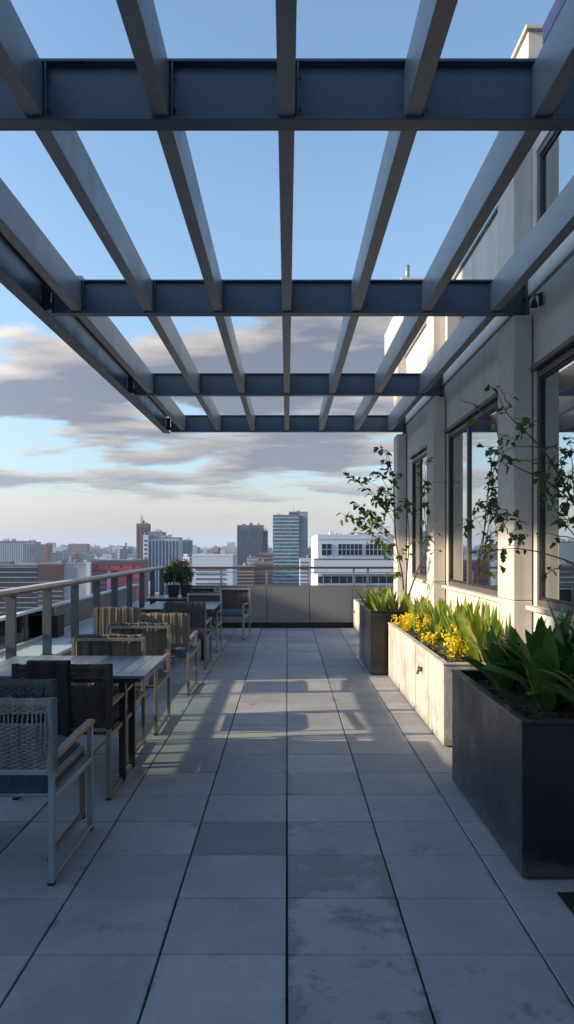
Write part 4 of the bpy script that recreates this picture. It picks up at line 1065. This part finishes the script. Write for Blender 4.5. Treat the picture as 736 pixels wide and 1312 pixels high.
for k in range(78):
    x = rc.uniform(60, 302) if k < 66 else rc.uniform(385, 410)
    D = rc.uniform(760, 1900); base_y = HZ + (EYE - GZ0) * F / D
    yt = max(692.5, base_y - rc.uniform(12, 42) * 700 / D - 6)
    if yt > 722: yt = rc.uniform(700, 720)
    lst.append((x, D, rc.uniform(12, 34) * F / D / 1.6, yt))
lst.sort()
ORD = ['', 'first', 'second', 'third', 'fourth', 'fifth', 'sixth', 'seventh', 'eighth', 'ninth', 'tenth'] + [f'{k}th' for k in range(11, 60)]
cnt = {}
for x, D, w, yt in lst:
    wh = where(x); cnt[wh] = cnt.get(wh, 0) + 1
    city_block('city_block', x, D, w, yt, '{s} {c} block ' + wh + f', {ORD[cnt[wh]]} from the left there')
# the far mass
q = MB()
for k in range(2600):
    D = rc.uniform(1500, 6500); half = D * .5; X = rc.uniform(-half, half)
    w = rc.uniform(10, 45); h = rc.choice([8, 12, 16, 20, 25, 30, 40]) * rc.uniform(.7, 1.3) * (1.25 if rc.random() < .1 else 1)
    h = h + (D - 1500) * .004
    q.mi = rc.randrange(len(FM)); q.box(X, X + w, D, D + rc.uniform(12, 30), GZ0, GZ0 + h)
tag(q.build('distant_city', [m for _, m in FM], normals=False), 'hazy mass of small far-off buildings filling the horizon', 'city', kind='stuff')
# nearer low roofs between
q = MB()
for k in range(1100):
    D = rc.uniform(480, 1500); half = D * .5; X = rc.uniform(-half, half)
    w = rc.uniform(8, 22); q.mi = rc.randrange(len(FM)); q.box(X, X + w, D, D + rc.uniform(10, 20), GZ0, GZ0 + rc.uniform(6, 22))
tag(q.build('low_rooftops', [m for _, m in FM], normals=False), 'jumble of low roofs filling the ground between the taller blocks', 'city', kind='stuff')
# street trees
q = MB(); rnd = random.Random(4)
for k in range(420):
    D = rnd.uniform(300, 1500); X = rnd.uniform(-D*.45, D*.45); hh = rnd.uniform(8, 15)
    for j in range(60):
        c = Vector((X + rnd.gauss(0, 3), D + rnd.gauss(0, 3), GZ0 + hh * rnd.uniform(.4, 1)))
        u = Vector((rnd.gauss(0,1), rnd.gauss(0,1), rnd.gauss(0,1))).normalized() * 1.3; v = u.orthogonal().normalized() * 1.0
        q.poly([c - u, c - v, c + u, c + v])
tag(q.build('city_trees', M['shrub'], normals=False), 'dark tree canopies scattered between the city buildings', 'trees', kind='stuff')
# hills on the horizon
def hill(u, v):
    X = -9000 + 18000 * u; z = 40 + 45 * math.sin(u * 7 + 1) + 25 * math.sin(u * 23) + 12 * math.sin(u * 61)
    return Vector((X, 8500 + 1800 * v, GZ0 + max(0, z) * math.sin(math.pi * min(1, v + .001)) ))
q = MB(); q.grid(hill, 120, 6); tag(q.build('hills', flat('hill_green', (.08, .10, .09))), kind='structure')

# ------------------------------------------------------------------ haze
HAZE = True
if HAZE:
    q = MB(); q.box(-11900, 11900, -2900, 13500, GZ0 - 2, 120)
    m = bpy.data.materials.new('air_haze'); m.use_nodes = True; t_ = m.node_tree
    for n_ in list(t_.nodes): t_.nodes.remove(n_)
    v_ = t_.nodes.new('ShaderNodeVolumePrincipled'); v_.inputs['Color'].default_value = (.62, .78, 1.0, 1); v_.inputs['Density'].default_value = .00012; v_.inputs['Anisotropy'].default_value = .0
    o_ = t_.nodes.new('ShaderNodeOutputMaterial'); t_.links.new(v_.outputs[0], o_.inputs['Volume'])
    tag(q.build('haze', m), 'thin pale air haze over the city', 'haze', kind='stuff')

for o in bpy.data.objects:
    for k_ in ('b', 'world_kids'):
        if k_ in o: del o[k_]
S.cycles.max_bounces = 6; S.cycles.transparent_max_bounces = 12; S.cycles.volume_bounces = 0
